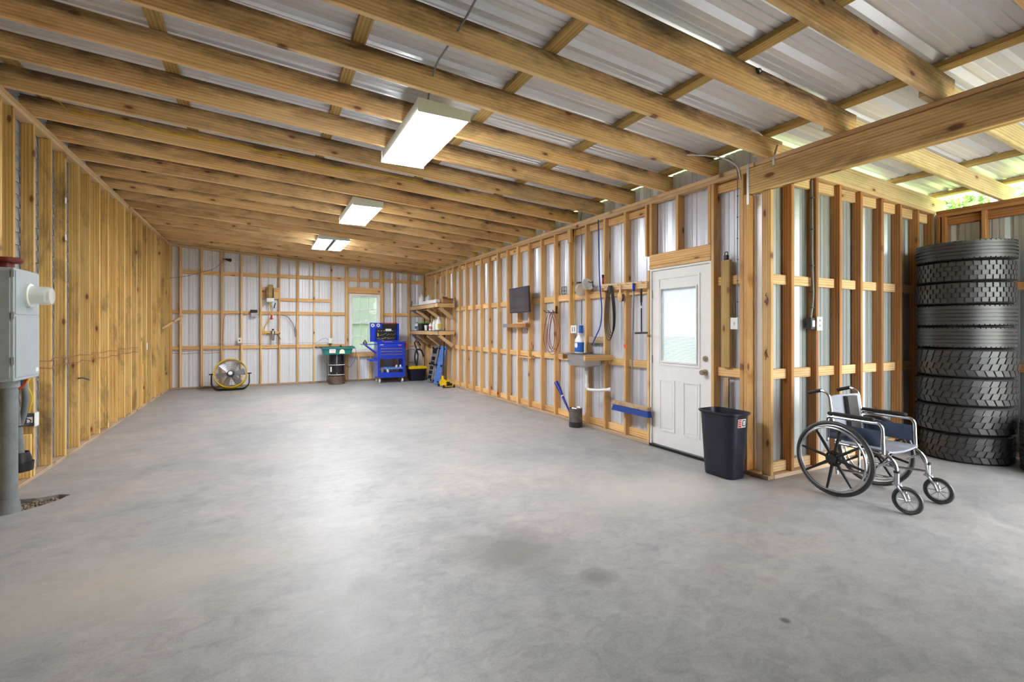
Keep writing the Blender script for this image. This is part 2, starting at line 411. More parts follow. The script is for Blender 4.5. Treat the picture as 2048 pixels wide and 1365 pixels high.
# ------------------------------------------------------------------ building frame numbers
XL, XR, YB, XW, YS = -1.805, 3.99, 12.92, 7.06, 2.755
def zb(x): return 2.873+.0654*(XR-x) if x <= XR else 2.873-.045*(x-XR)   # underside of the rafters
D = .089; T = .038; RH = .178

# floor slab with the broken corner around the service pipe
flo = struct('floor', 'grey weathered concrete slab floor of the workshop')
P = [(-1.91, -5.1), (4.14, -5.1), (4.14, -1.2), (7.2, -1.2), (7.2, 2.9), (4.14, 2.9), (4.14, 13.05), (-1.91, 13.05), (-1.91, 5.22), (-1.6, 5.16), (-1.47, 5.19), (-1.385, 5.15), (-1.42, 5.03), (-1.50, 4.92), (-1.58, 4.84), (-1.72, 4.76), (-1.91, 4.70)]
mb = MB().prism(P, .14, c=(0, 0, -.14)); part(flo, 'slab', mb, 'concrete')
gr = struct('ground', 'grass and dirt ground outside the workshop')
part(gr, 'lawn', MB().box(-60, 70, -60, 80, -.3, -.16), 'grass')
part(gr, 'apron', MB().box(4.2, 9, -7, -1.25, -.15, -.02), 'apron')

# metal sheets
def prof():
    p = 0.2286; pts = []
    for k in range(4):
        o = k*p
        for u, h in ((.022, 0), (.060, 0), (.064, .007), (.074, .007), (.078, 0), (.120, 0), (.124, .007), (.134, .007), (.138, 0), (.178, 0), (.190, .019), (.210, .019)):
            pts.append((o+u, h))
    return [(0, .0)]+pts+[(.9144, 0)]
PROF = prof()
def cut(u0, u1):
    q = [(u, h) for u, h in PROF if u0 < u < u1]
    def H(u):
        for a, b_ in zip(PROF, PROF[1:]):
            if a[0] <= u <= b_[0]: return a[1]+(b_[1]-a[1])*(u-a[0])/max(1e-9, b_[0]-a[0])
        return 0
    return [(u0, H(u0))]+q+[(u1, H(u1))]
def sheets(root, u0, u1, place, stations, mat, skip=None):
    """place(u, s, h) -> point; stations is a function u -> list of s"""
    k = 0; u = u0
    while u < u1-1e-4:
        e = min(u1, u+.9144); segs = [(u, e, None)]
        if skip and skip[0] < e and skip[1] > u:
            segs = []
            if u < skip[0]: segs.append((u, skip[0], None))
            segs.append((max(u, skip[0]), min(e, skip[1]), skip))
            if e > skip[1]: segs.append((skip[1], e, None))
        mb = MB()
        for a, b_, sk in segs:
            pr = cut(a-u, b_-u)
            for st in ([0], [1]) if sk else ([None],):
                rows = []
                for q, h in pr:
                    S_ = stations(u+q)
                    if sk: S_ = [S_[0], sk[2]] if st == [0] else [sk[3], S_[-1]]
                    rows.append([place(u+q, s_, h) for s_ in S_])
                m = len(rows[0])
                if sk and abs(stations(u)[0]-sk[2]) < 1e-3 and st == [0]: continue
                mb.add([p for r_ in rows for p in r_], [(i*m+j, (i+1)*m+j, (i+1)*m+j+1, i*m+j+1) for i in range(len(rows)-1) for j in range(m-1)])
        part(root, 'metal_panel', mb, mat); u = e

# ---- left wall
wl = struct('wall_left', 'left stud wall of ochre pine studs over grey lap siding', (XL, 0, 0))
left_y = [-5.0+.406*q for q in range(11)]+[-.2, .2, .61, 1.01, 1.42, 1.82, 2.23, 2.63, 3.0, 3.4, 3.8, 4.2, 4.61, 5.02, 5.195, 5.42, 5.82, 6.21, 6.60, 7.01, 7.385, 7.775, 8.18, 8.59, 9.03, 9.44, 9.80, 10.17, 10.56, 10.97, 11.40, 11.84, 12.28, 12.60, 12.88]
ztl = zb(XL)
for y in left_y: bd(wl, 'stud', XL-D, XL, y-T, y, T, ztl-2*T, 'stud_left')
for a, b_ in ((-5.1, -.401), (-.4, 4.3), (4.3, 9.2), (9.2, 12.92)):
    bd(wl, 'bottom_plate', XL-D, XL, a, b_, 0.001, T, 'sill')
    bd(wl, 'top_plate', XL-D, XL, a, b_, ztl-T, ztl, 'plate')
    bd(wl, 'top_plate', XL-D, XL, a, b_, ztl-2*T, ztl-T-.001, 'plate')
for y in (4.75,): bd(wl, 'stud', XL-D-.0, XL, y-T, y, T, 1.0, 'stud_left')
bd(wl, 'stud', XL-D, XL, 5.71, 5.75, T, .42, 'stud_left'); bd(wl, 'stud', XL-D, XL, 10.21, 10.25, T, .75, 'stud_left')
for k in range(32):
    z = k*.11
    mb = MB().hull8([(-.118, -5.1, z), (-.094, -5.1, z), (-.094, 13.0, z), (-.118, 13.0, z)], [(-.112, -5.1, z+.118), (-.108, -5.1, z+.118), (-.108, 13.0, z+.118), (-.112, 13.0, z+.118)])
    mb.v = [p+Vector((XL, 0, 0)) for p in mb.v]
    part(wl, 'siding_board', mb, 'siding')

# ---- back wall
wb = struct('wall_back', 'back stud wall with horizontal girts over white ribbed metal', (0, YB, 0))
bx = [-1.786, -1.605, -1.207, -.815, -.42, -.018, .378, .777, 1.153, 1.566, 3.15, 3.554, 3.95]
def ztb(x): return zb(x)-.02
for x in bx: bd(wb, 'stud', x-T/2, x+T/2, YB, YB+D, T, ztb(x)-T, 'pine')
for x in (1.915, 1.955, 2.80, 2.84): bd(wb, 'stud', x-T/2, x+T/2, YB, YB+D, T, ztb(x)-T, 'pine')
for x in (2.225, 2.536):
    bd(wb, 'stud', x-T/2, x+T/2, YB, YB+D, 2.43, ztb(x)-T, 'pine'); bd(wb, 'stud', x-T/2, x+T/2, YB, YB+D, T, .66, 'pine')
bd(wb, 'bottom_plate', XL, XR, YB, YB+D, .001, T, 'sill')
board(wb, 'top_plate', (XL, YB+D/2, ztb(XL)-T/2), (XR, YB+D/2, ztb(XR)-T/2), D, T, (0, 1, 0), 'plate')
bd(wb, 'window_header', 1.975, 2.781, YB, YB+T, 2.27, 2.42, 'pine'); bd(wb, 'window_header', 1.975, 2.781, YB+T+.004, YB+D, 2.27, 2.42, 'pine')
bd(wb, 'window_sill_board', 1.975, 2.781, YB-.0, YB+T, .63, .74, 'pine')
allx = sorted(bx+[1.935, 2.82])
for z0, z1 in ((.883, .961), (1.693, 1.772), (2.585, 2.668)):
    for a, b_ in zip(allx, allx[1:]):
        wa = T/2+(.02 if a in (1.935, 2.82) else 0); we = T/2+(.02 if b_ in (1.935, 2.82) else 0)
        if a == 1.935 and z0 < 2.5: continue
        if a == bx[0] and z0 > 2.5: continue
        if b_-a-wa-we < .02: continue
        bd(wb, 'girt', a+wa, b_-we, YB+.052, YB+D, z0, z1, 'pine')
for a, b_ in ((.378, .777), (.777, 1.153), (1.153, 1.566)): bd(wb, 'girt', a+T/2, b_-T/2, YB+.052, YB+D, 2.02, 2.10, 'pine')
bd(wb, 'blocking', .002, .358, YB+.002, YB+.025, 2.07, 2.34, 'pine')
bd(wb, 'blocking', .001, .358, YB+.04, YB+.075, 1.225, 1.30, 'pine')
sheets(wb, -1.92, 4.14, lambda u, s_, h: (u, YB+D+.003+h, s_), lambda u: [-.02, zb(u)+.19], 'sheet_back', (2.0, 2.785, .75, 2.262))
# window
win = struct('window_1', 'white vinyl double hung window with grid in the back wall', (2.39, YB+.05, 1.5))
wx0, wx1, wz0, wz1 = 2.0, 2.786, .748, 2.262; wy = YB+.06
f = MB(); f.box(wx0, wx0+.045, wy-.01, wy+.07, wz0, wz1).box(wx1-.045, wx1, wy-.01, wy+.07, wz0, wz1).box(wx0+.045, wx1-.045, wy-.01, wy+.07, wz1-.045, wz1).box(wx0+.045, wx1-.045, wy-.01, wy+.07, wz0, wz0+.05)
part(win, 'window_frame', f, 'vinyl')
zm = (wz0+wz1)/2-.01
sx0, sx1 = wx0+.046, wx1-.046
for nm, a, b_, yy in (('lower_sash', wz0+.051, zm+.02, wy), ('upper_sash', zm-.015, wz1-.046, wy+.035)):
    s_ = MB().box(sx0, sx0+.03, yy, yy+.03, a, b_).box(sx1-.03, sx1, yy, yy+.03, a, b_).box(sx0+.03, sx1-.03, yy, yy+.03, a, a+.035).box(sx0+.03, sx1-.03, yy, yy+.03, b_-.035, b_)
    so = part(win, nm, s_, 'vinyl')
    g = MB(); n_ = 3
    for k in (1, 2):
        xx = sx0+.03+(sx1-sx0-.06)*k/3; g.box(xx-.007, xx+.007, yy+.008, yy+.014, a+.035, b_-.035)
    zz = (a+b_)/2; g.box(sx0+.03, sx1-.03, yy+.007, yy+.0145, zz-.007, zz+.007)
    part(so, 'muntin', g, 'vinyl')
    part(so, 'pane', MB().box(sx0+.03, sx1-.03, yy+.016, yy+.02, a+.035, b_-.035), 'frosted')

# ---- right wall
wr = struct('wall_right', 'right stud wall of pine studs and girts over grey ribbed metal', (XR, 8, 0))
zt = 2.873
ry = [4.277+.405*k for k in range(0, 22)]
for k, y in enumerate(ry): bd(wr, 'stud', XR, XR+D, y-T, y, (T if k else T), (zt-2*T if k else 2.03), 'pine')
bd(wr, 'stud', XR, XR+D, 12.86, 12.898, T, zt-2*T, 'pine')
bd(wr, 'stud', XR, XR+D, 4.279, 4.279+.03, 2.20, zt-2*T, 'pine')       # by the header
bd(wr, 'stud', XR, XR+D, 4.20, 4.238, 2.205, zt-2*T, 'pine')
bd(wr, 'stud', XR, XR+D, 3.335, 3.372, T, zt-2*T, 'pine')               # king stud right of the door
bd(wr, 'stud', XR, XR+D, 3.376, 3.412, 2.205, zt-2*T, 'pine'); bd(wr, 'stud', XR, XR+D, 3.80, 3.838, 2.205, zt-2*T, 'pine')
bd(wr, 'door_header', XR, XR+T, 3.374, 4.237, 2.04+T, 2.203, 'pine'); bd(wr, 'door_header', XR+.05, XR+D, 3.374, 4.237, 2.04+T, 2.203, 'pine')
bd(wr, 'door_header', XR-.004, XR+D, 3.374, 4.237, 2.04, 2.04+T-.001, 'pine')
for y in (2.965, 3.006): bd(wr, 'corner_post', XR, XR+D, y, y+T, T, (2.597 if y < 2.97 else zt-2*T), 'pine')
bd(wr, 'stud', XR+.035, XR+.073, YS, YS+D, T, 2.597, 'pine')
for a, b_ in ((2.757, 3.37), (4.24, 8.9), (8.9, YB)): bd(wr, 'bottom_plate', XR, XR+D, a, b_, .001, T, 'sill')
for a, b_ in ((-.35, 2.9), (2.9, 7.7), (7.7, YB)): bd(wr, 'top_plate', XR, XR+D, a, b_, zt-T, zt, 'plate')
for a, b_ in ((2.95, 6.9), (6.9, YB)): bd(wr, 'top_plate', XR, XR+D, a, b_, zt-2*T, zt-T-.001, 'plate')
edges = sorted([(y-T, y) for y in ry]+[(12.86, 12.898)])
for z0, z1 in ((.042, .13), (.882, .970), (1.768, 1.860), (2.70, 2.785)):
    for (a0, a1), (b0, b1) in zip(edges, edges[1:]): bd(wr, 'girt', XR+.051, XR+D, a1, b0, z0, z1, 'pine')
for z0, z1 in ((.882, .970), (1.778, 1.868), (2.70, 2.785), (.042, .13)): bd(wr, 'girt', XR+.051, XR+D, 3.045, 3.334, z0, z1, 'pine')
bd(wr, 'blocking', XR+.012, XR+.048, 3.165, 3.262, .975, 2.02, 'treated')
bd(wr, 'blocking', XR+.03, XR+.05, 3.19, 3.25, .30, .87, 'sill')
bd(wr, 'blocking', XR+.001, XR+D, 7.02, 7.43, .852, .872, 'plate')      # little ledge on the lower girt
bd(wr, 'blocking', XR+.02, XR+.058, 5.065, 5.43, 1.155, 1.243, 'sill')
bd(wr, 'blocking', XR-.04, XR-.002, 5.79, 5.87, 2.60, 2.80, 'pine')
cl = lambda u, s_, h: (XR+D+.003+h, u, s_)
sheets(wr, -5.1, -.35, cl, lambda u: [-.02, 3.068], 'sheet')
for q in range(12): bd(wr, 'stud', XR, XR+D, -4.95+.406*q, -4.95+.406*q+T, T, zt-2*T, 'pine')
bd(wr, 'bottom_plate', XR, XR+D, -5.1, -.36, .001, T, 'sill'); bd(wr, 'top_plate', XR, XR+D, -5.1, -.36, zt-2*T, zt, 'plate')
sheets(wr, 2.87, 13.02, cl, lambda u: [-.02, 3.068], 'sheet', (3.372, 4.24, -.02, 2.078))

# ---- stub wall of the side bay
ws = struct('wall_side_bay', 'stud wall of amber pine closing the side bay behind the wheelchair', (5.5, YS, 0))
sxs = [4.324, 4.703, 5.093, 5.473, 5.872, 6.259, 6.64, 6.985]
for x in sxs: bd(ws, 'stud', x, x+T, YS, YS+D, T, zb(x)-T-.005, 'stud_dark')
bd(ws, 'bottom_plate', XR+D+.001, XW+D, YS, YS+D, .001, T, 'sill')
board(ws, 'top_plate', (XR+D, YS+D/2, zb(XR+D)-T/2), (XW, YS+D/2, zb(XW)-T/2), D, T, (0, 1, 0), 'plate')
se = [(XR+.036, XR+.073)]+[(x, x+T) for x in sxs]
for z0, z1 in ((.042, .13), (.890, .980), (1.760, 1.850), (None, None)):
    for (a0, a1), (b0, b1) in zip(se, se[1:]):
        q0, q1 = (z0, z1) if z0 else (zb((a1+b0)/2)-.15, zb((a1+b0)/2)-.045)
        bd(ws, 'girt', a1, b0, YS+.051, YS+D, q0, q1, 'plate')
sheets(ws, XR+D+.03, XW+.1, lambda u, s_, h: (u, YS+D+.003+h, s_), lambda u: [-.02, zb(u)+.17], 'sheet_grey')
# ---- far right wall
wf = struct('wall_far_right', 'low stud wall of the side bay behind the stacked tires', (XW, 2, 0))
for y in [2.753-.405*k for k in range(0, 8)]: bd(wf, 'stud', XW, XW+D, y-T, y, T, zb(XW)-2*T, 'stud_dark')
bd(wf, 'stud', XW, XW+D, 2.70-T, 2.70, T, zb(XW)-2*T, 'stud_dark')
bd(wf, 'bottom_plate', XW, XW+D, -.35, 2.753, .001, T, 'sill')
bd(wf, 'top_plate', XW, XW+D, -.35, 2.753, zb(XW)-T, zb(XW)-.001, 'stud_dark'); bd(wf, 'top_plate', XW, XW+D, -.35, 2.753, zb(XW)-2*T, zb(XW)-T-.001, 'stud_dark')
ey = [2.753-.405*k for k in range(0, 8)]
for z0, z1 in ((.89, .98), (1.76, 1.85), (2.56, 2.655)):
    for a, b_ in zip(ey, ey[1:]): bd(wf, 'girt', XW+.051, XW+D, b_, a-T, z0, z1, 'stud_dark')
sheets(wf, -.35, 2.86, lambda u, s_, h: (XW+D+.003+h, u, s_), lambda u: [-.02, zb(XW)-.03], 'sheet_grey')

# ---- roof
ce = struct('ceiling', 'exposed rafters and purlins under ribbed metal roofing', (0, 6, 2.9))
ys = [3.3885+.61*(k-3) for k in range(-10, 19)]+[12.955]
up = Vector((.0654, 0, 1)).normalized(); up2 = Vector((.045, 0, 1)).normalized()
for k, y in enumerate(ys):
    xe = 4.16 if -.4 < y < 2.9 else XR+D
    zc = lambda x: zb(x) if x <= XR else 2.873-.0654*(x-XR)
    yy = y-T/2
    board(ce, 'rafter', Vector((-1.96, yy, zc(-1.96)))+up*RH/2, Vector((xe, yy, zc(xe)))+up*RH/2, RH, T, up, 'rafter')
    if -.4 < y < 2.9:
        yy = y+T/2+.002
        board(ce, 'wing_rafter', Vector((3.86, yy, 2.873-.045*(3.86-XR)))+up2*RH/2, Vector((7.38, yy, zb(7.38)))+up2*RH/2, RH, T, up2, 'wingraf')
def roofz(x): return zb(x)+RH
for x in (-1.75, -.62, .58, 1.72, 2.81, 3.97, 5.12, 6.18, 7.1):
    for a, b_ in ((-5.1, -.41), (-.4, 2.94), (2.945, 8.1), (8.105, 13.0)):
        if x > 4.1 and (a > 2 or a < -1): continue
        bx_ = b_ if x > 4.1 or b_ > 3 else b_
        u_ = up if x < XR else up2
        s_ = Vector((1, 0, -.0654 if x < XR else -.045))
        board(ce, 'purlin', Vector((x, a, roofz(x)+.021)), Vector((x, bx_, roofz(x)+.021)), D, T, s_, 'treated')
for k in range(-5, 15):
    y0 = -.55+.9144*k; y1 = y0+.9144
    if y1 > 3.2 or y1 < 0: st = [-2.12, XR, 4.22]
    else: st = [-2.12, XR, 7.5]
    mb = MB(); rows = [[(x, y0+u, roofz(min(x, 7.5))+.043+h*1.35) for x in st] for u, h in PROF]; m_ = len(st)
    mb.add([p for r_ in rows for p in r_], [(i*m_+j, (i+1)*m_+j, (i+1)*m_+j+1, i*m_+j+1) for i in range(len(rows)-1) for j in range(m_-1)])
    part(ce, 'metal_panel', mb, 'roof')
# front wall behind the camera
wfr = struct('wall_front', 'closed front wall behind the camera', (0, -5, 0))
for q in range(15): bd(wfr, 'stud', -1.76+.406*q, -1.76+.406*q+T, -5.09, -5.0, T, zb(-1.76+.406*q)-T, 'pine')
bd(wfr, 'bottom_plate', XL, XR, -5.09, -5.0, .001, T, 'sill')
sheets(wfr, -1.92, 4.14, lambda u, s_, h: (u, -5.095-h, s_), lambda u: [-.02, zb(u)+.2], 'sheet_back')
# beam over the open side of the bay
be = struct('trim_beam', 'heavy knotty pine beam carrying the rafters over the side bay')
for x in (XR, XR+.0395): bd(be, 'beam_ply', x, x+T, -.35, 2.955, 2.60, zt-T-.004, 'beam', .004)
strap = MB().box(XR-.004, XR-.001, 2.945, 2.967, 2.50, zt); strap.box(XR-.004, XR+.02, 2.945, 2.967, zt, zt+.003)
part(be, 'strap', strap, 'galv', 'perforated galvanised steel strap')
s2 = MB().box(XR-.004, XR-.001, 2.695, 2.715, 2.79, 2.86); s2.X = TR(XR-.0025, 2.70, 2.86) @ RX(.35); s2.box(-.0015, .0015, -.01, .01, 0, .10)
part(be, 'strap', s2, 'galv')

# ---- door
do = struct('door_1', 'white entry door with blind window and brass knobs', (4.03, 3.806, 0))
y0, y1 = 3.376, 4.236
jb = MB().box(4.0, 4.09, y1-.022, y1, .03, 2.038).box(4.0, 4.09, y0, y0+.022, .03, 2.038).box(4.0, 4.09, y0+.022, y1-.022, 2.016, 2.038)
part(do, 'door_frame', jb, 'doorwhite')
part(do, 'threshold', MB().box(3.985, 4.11, y0, y1, 0.001, .03), 'blackmetal', 'dark metal threshold')
a, b_ = y0+.024, y1-.024; xf = 4.02
gy0, gy1, gz0, gz1 = 3.575, 4.075, .985, 1.80          # lite
sl = MB(); xb = xf+.04
sl.box(xf, xb, a, gy0, .034, 2.013).box(xf, xb, gy1, b_, .034, 2.013).box(xf, xb, gy0, gy1, .034, gz0).box(xf, xb, gy0, gy1, gz1, 2.013)
leaf = part(do, 'door_leaf', sl, 'doorwhite')
def frame(y0, y1, z0, z1, x, w_, t_):
    m_ = MB(); m_.box(x-t_, x+.001, y0, y0+w_, z0, z1).box(x-t_, x+.001, y1-w_, y1, z0, z1).box(x-t_, x+.001, y0+w_, y1-w_, z0, z0+w_).box(x-t_, x+.001, y0+w_, y1-w_, z1-w_, z1); return m_
part(leaf, 'window_trim', frame(gy0-.045, gy1+.045, gz0-.045, gz1+.13, xf, .02, .008), 'doorwhite')
part(leaf, 'window_trim', frame(gy0-.012, gy1+.012, gz0-.012, gz1+.012, xf, .014, .014), 'doorwhite')
for p0, p1 in ((3.53, 3.755), (3.875, 4.10)):
    part(leaf, 'raised_panel', frame(p0, p1, .20, .78, xf, .014, .007), 'doorwhite'); 
    part(leaf, 'raised_panel', MB().box(xf-.004, xf+.001, p0+.035, p1-.035, .235, .745), 'doorwhite', bevel=.003)
part(leaf, 'pane', MB().box(xf+.006, xf+.009, gy0, gy1, gz0, gz1), 'glass')
part(leaf, 'pane', MB().box(xf+.033, xf+.036, gy0, gy1, gz0, gz1), 'glass')
bl = MB(); z = gz0+.02
while z < gz1-.02:
    bl.X = TR(xf+.021, 0, z) @ RY(.75); bl.box(-.0075, .0075, gy0+.012, gy1-.012, -.0004, .0004); z += .0125
bl.X = Matrix.Identity(4); bl.box(xf+.014, xf+.028, gy0+.01, gy1-.01, gz1-.02, gz1-.002).box(xf+.016, xf+.026, gy0+.01, gy1-.01, gz0+.002, gz0+.012)
part(leaf, 'blind', bl, 'blind', 'white slatted blind between the panes', kind='stuff')
for zz, r_ in ((1.045, .030), (.905, .032)):
    kb = MB().lathe([(r_, 0), (r_*.95, .012), (.5*r_, .014)], 20, (xf, 3.462, zz), Matrix(((0,0,-1),(0,1,0),(1,0,0))))
    if zz < 1: kb.lathe([(.011, 0), (.011, .03), (.022, .04), (.028, .052), (.024, .066), (.0001, .070)], 20, (xf, 3.462, zz), Matrix(((0,0,-1),(0,1,0),(1,0,0))))
    else: kb.lathe([(.016, 0), (.015, .022), (.0001, .024)], 16, (xf, 3.462, zz), Matrix(((0,0,-1),(0,1,0),(1,0,0))))
    part(do, 'door_knob' if zz < 1 else 'deadbolt', kb, 'brass')
for zz in (.28, 1.0, 1.75): part(do, 'hinge', MB().cyl((xf-.006, b_+.002, zz-.045), (xf-.006, b_+.002, zz+.045), .006, n=8), 'brass')

# ------------------------------------------------------------------ ceiling lights
def troffer(y0, y1, x0, x1, z, label, two=False):
    xm = (x0+x1)/2
    t = thing('ceiling_light', (xm, (y0+y1)/2, z), label, 'light', 'lights along the workshop ceiling')
    top = lambda x: zb(x)-.003
    h = MB().hull8([(x0+.004, y0, z+.013), (x1-.004, y0, z+.013), (x1-.004, y1, z+.013), (x0+.004, y1, z+.013)], [(x0+.004, y0, top(x0)), (x1-.004, y0, top(x1)), (x1-.004, y1, top(x1)), (x0+.004, y1, top(x0))])
    part(t, 'housing', h, 'fixture')
    for yy in (y0-.006, y1): part(t, 'end_cap', MB().hull8([(x0-.004, yy, z-.004), (x1+.004, yy, z-.004), (x1+.004, yy+.006, z-.004), (x0-.004, yy+.006, z-.004)], [(x0-.004, yy, top(x0)-.004), (x1+.004, yy, top(x1)-.004), (x1+.004, yy+.006, top(x1)-.004), (x0-.004, yy+.006, top(x0)-.004)]), 'fixture')
    if two:
        part(t, 'divider', MB().box(xm-.034, xm+.034, y0, y1, z-.002, z+.012), 'darkgrey'); part(t, 'lens', MB().box(x0, xm-.035, y0, y1, z, z+.012), 'lens'); part(t, 'lens', MB().box(xm+.035, x1, y0, y1, z, z+.012), 'lens')
    else: part(t, 'lens', MB().hull8([(x0+.02, y0, z-.004), (x1-.02, y0, z-.004), (x1-.02, y1, z-.004), (x0+.02, y1, z-.004)], [(x0, y0, z+.012), (x1, y0, z+.012), (x1, y1, z+.012), (x0, y1, z+.012)]), 'lens')
    return t
troffer(3.48, 4.70, 1.025, 1.435, 2.96, 'wraparound ceiling light nearest the camera, largest one seen')
troffer(6.48, 7.70, 1.045, 1.43, 2.955, 'wraparound ceiling light in the middle, second from the camera')
troffer(9.45, 10.72, .92, 1.476, 2.998, 'ceiling light with two separate lit lenses, farthest from the camera', True)

# ------------------------------------------------------------------ wheelchair
def wheelchair():
    cx, yr = 4.40, 2.265
    t = thing('wheelchair', (cx, 2.1, 0), 'folding wheelchair with chrome frame and grey vinyl seat by the tire stack', 'wheelchair')
    for s_ in (-1, 1):
        x = cx+s_*.30
        w_ = part(t, 'rear_wheel', MB().torus(.286, .016, (x, yr, .303), 'X', 56, 10), 'rubber')
        part(w_, 'rim', MB().torus(.266, .008, (x, yr, .303), 'X', 56, 8), 'alu')
        part(w_, 'push_rim', MB().torus(.252, .008, (x+s_*.035, yr, .303), 'X', 56, 8), 'chrome')
        hb = MB().cyl((x-.03, yr, .303), (x+.035, yr, .303), .035, n=20); hb.torus(.055, .010, (x, yr, .303), 'X', 24, 6); part(w_, 'hub', hb, 'black')
        for k in range(8):
            a = 2*PI*k/8+.2; c_, s2 = math.cos(a), math.sin(a)
            m_ = MB().tube([(x, yr+.03*c_, .303+.03*s2), (x, yr+.262*c_, .303+.262*s2)], .011, 6, radii=[.014, .009]); part(w_, 'spoke', m_, 'black')
        # casters
        x = cx+s_*.235; yc = 1.79
        cst = part(t, 'caster_wheel', MB().torus(.086, .014, (x, yc, .1), 'X', 40, 8), 'rubber')
        part(cst, 'rim', MB().torus(.068, .007, (x, yc, .1), 'X', 40, 6).cyl((x-.014, yc, .1), (x+.014, yc, .1), .014, n=12), 'alu')
        for k in range(8):
            a = 2*PI*k/8; part(cst, 'spoke', MB().tube([(x, yc, .1), (x, yc+.066*math.cos(a), .1+.066*math.sin(a))], .003, 5), 'alu')
        fk = MB()
        for q in (-1, 1): fk.tube(arc([(x+q*.024, yc, .1), (x+q*.024, yc+.02, .15), (x+q*.022, 1.855, .205)], .03), .008, 6)
        fk.box(x-.028, x+.028, 1.835, 1.875, .2, .214).cyl((x, 1.857, .205), (x, 1.857, .285), .017, n=14)
        part(t, 'caster_fork', fk, 'alu')
        part(t, 'caster_cap', MB().cyl((x, 1.857, .285), (x, 1.857, .30), .02, n=14), 'black')
        # side frame
        x = cx+s_*.215
        fr = MB()
        fr.tube(arc([(x, 2.50, .805), (x, 2.40, .836), (x, 2.345, .80), (x, 2.30, .44), (x, 2.285, .16)], .05), .011, 8)
        fr.tube(arc([(x, 2.30, .415), (x, 1.93, .405), (x, 1.868, .345), (x+s_*.012, 1.857, .22)], .06), .0115, 8)
        fr.tube([(x, 2.29, .20), (x, 1.865, .235)], .0105, 8); fr.tube([(x, 2.12, .41), (x, 2.12, .21)], .009, 8)
        fr.tube(arc([(x, 1.99, .30), (x, 1.90, .36), (x, 1.87, .30)], .03), .008, 8)
        part(t, 'side_frame', fr, 'chrome')
        part(t, 'push_handle', MB().cyl((x, 2.515, .80), (x, 2.41, .833), .016, .015, 12), 'black')
        ar = MB().tube(arc([(x+s_*.025, 2.345, .60), (x+s_*.025, 2.34, .625), (x+s_*.025, 1.97, .63), (x+s_*.025, 1.947, .60), (x+s_*.025, 1.94, .40)], .05), .0115, 8)
        ar.tube([(x+s_*.025, 2.345, .61), (x+s_*.025, 2.345, .42)], .010, 8)
        part(t, 'armrest_frame', ar, 'chrome')
        part(t, 'armrest', MB().box(x+s_*.025-.024, x+s_*.025+.024, 2.0, 2.34, .642, .668), 'black', bevel=.009)
        part(t, 'side_panel', MB().box(x+s_*.025-.003, x+s_*.025+.003, 1.96, 2.33, .45, .575), 'skirt', bevel=.002)
    # seat sling, back, cross brace
    n_ = 8; vs = []
    for i in range(n_+1):
        u = -1+2*i/n_; z = .428-.018*(1-u*u)
        vs += [(cx+u*.215, 1.915, z), (cx+u*.215, 2.29, z), (cx+u*.215, 2.29, z-.012), (cx+u*.215, 1.915, z-.014)]
    fs = []
    for i in range(n_):
        for j in range(4): fs.append((i*4+j, i*4+(j+1) % 4, (i+1)*4+(j+1) % 4, (i+1)*4+j))
    part(t, 'seat', MB().add(vs, fs+[(0,3,2,1), (n_*4, n_*4+1, n_*4+2, n_*4+3)]), 'fabric')
    vs = []
    for i in range(n_+1):
        u = -1+2*i/n_; b2 = .03*(1-u*u)
        vs += [(cx+u*.205, 2.296+b2, .45), (cx+u*.205, 2.336+b2, .79), (cx+u*.205, 2.35+b2, .79), (cx+u*.205, 2.31+b2, .45)]
    part(t, 'backrest', MB().add(vs, fs+[(0,3,2,1), (n_*4, n_*4+1, n_*4+2, n_*4+3)]), 'fabric')
    pd = MB(); pd.hull8([(cx+.02, 2.285, .46), (cx+.16, 2.285, .46), (cx+.16, 2.318, .46), (cx+.02, 2.325, .46)], [(cx+.02, 2.327, .775), (cx+.16, 2.327, .775), (cx+.16, 2.352, .775), (cx+.02, 2.362, .775)])
    part(t, 'back_panel', pd, 'fabric_dark', 'dark stripe of the backrest')
    cb = MB().tube([(cx-.2, 2.02, .40), (cx+.2, 2.06, .21)], .01, 8).tube([(cx+.2, 2.02, .40), (cx-.2, 2.06, .21)], .01, 8)
    cb.cyl((cx-.30, yr, .303), (cx-.20, yr, .303), .009, n=8).cyl((cx+.30, yr, .303), (cx+.20, yr, .303), .009, n=8)
    part(t, 'cross_brace', cb, 'blackmetal')
wheelchair()

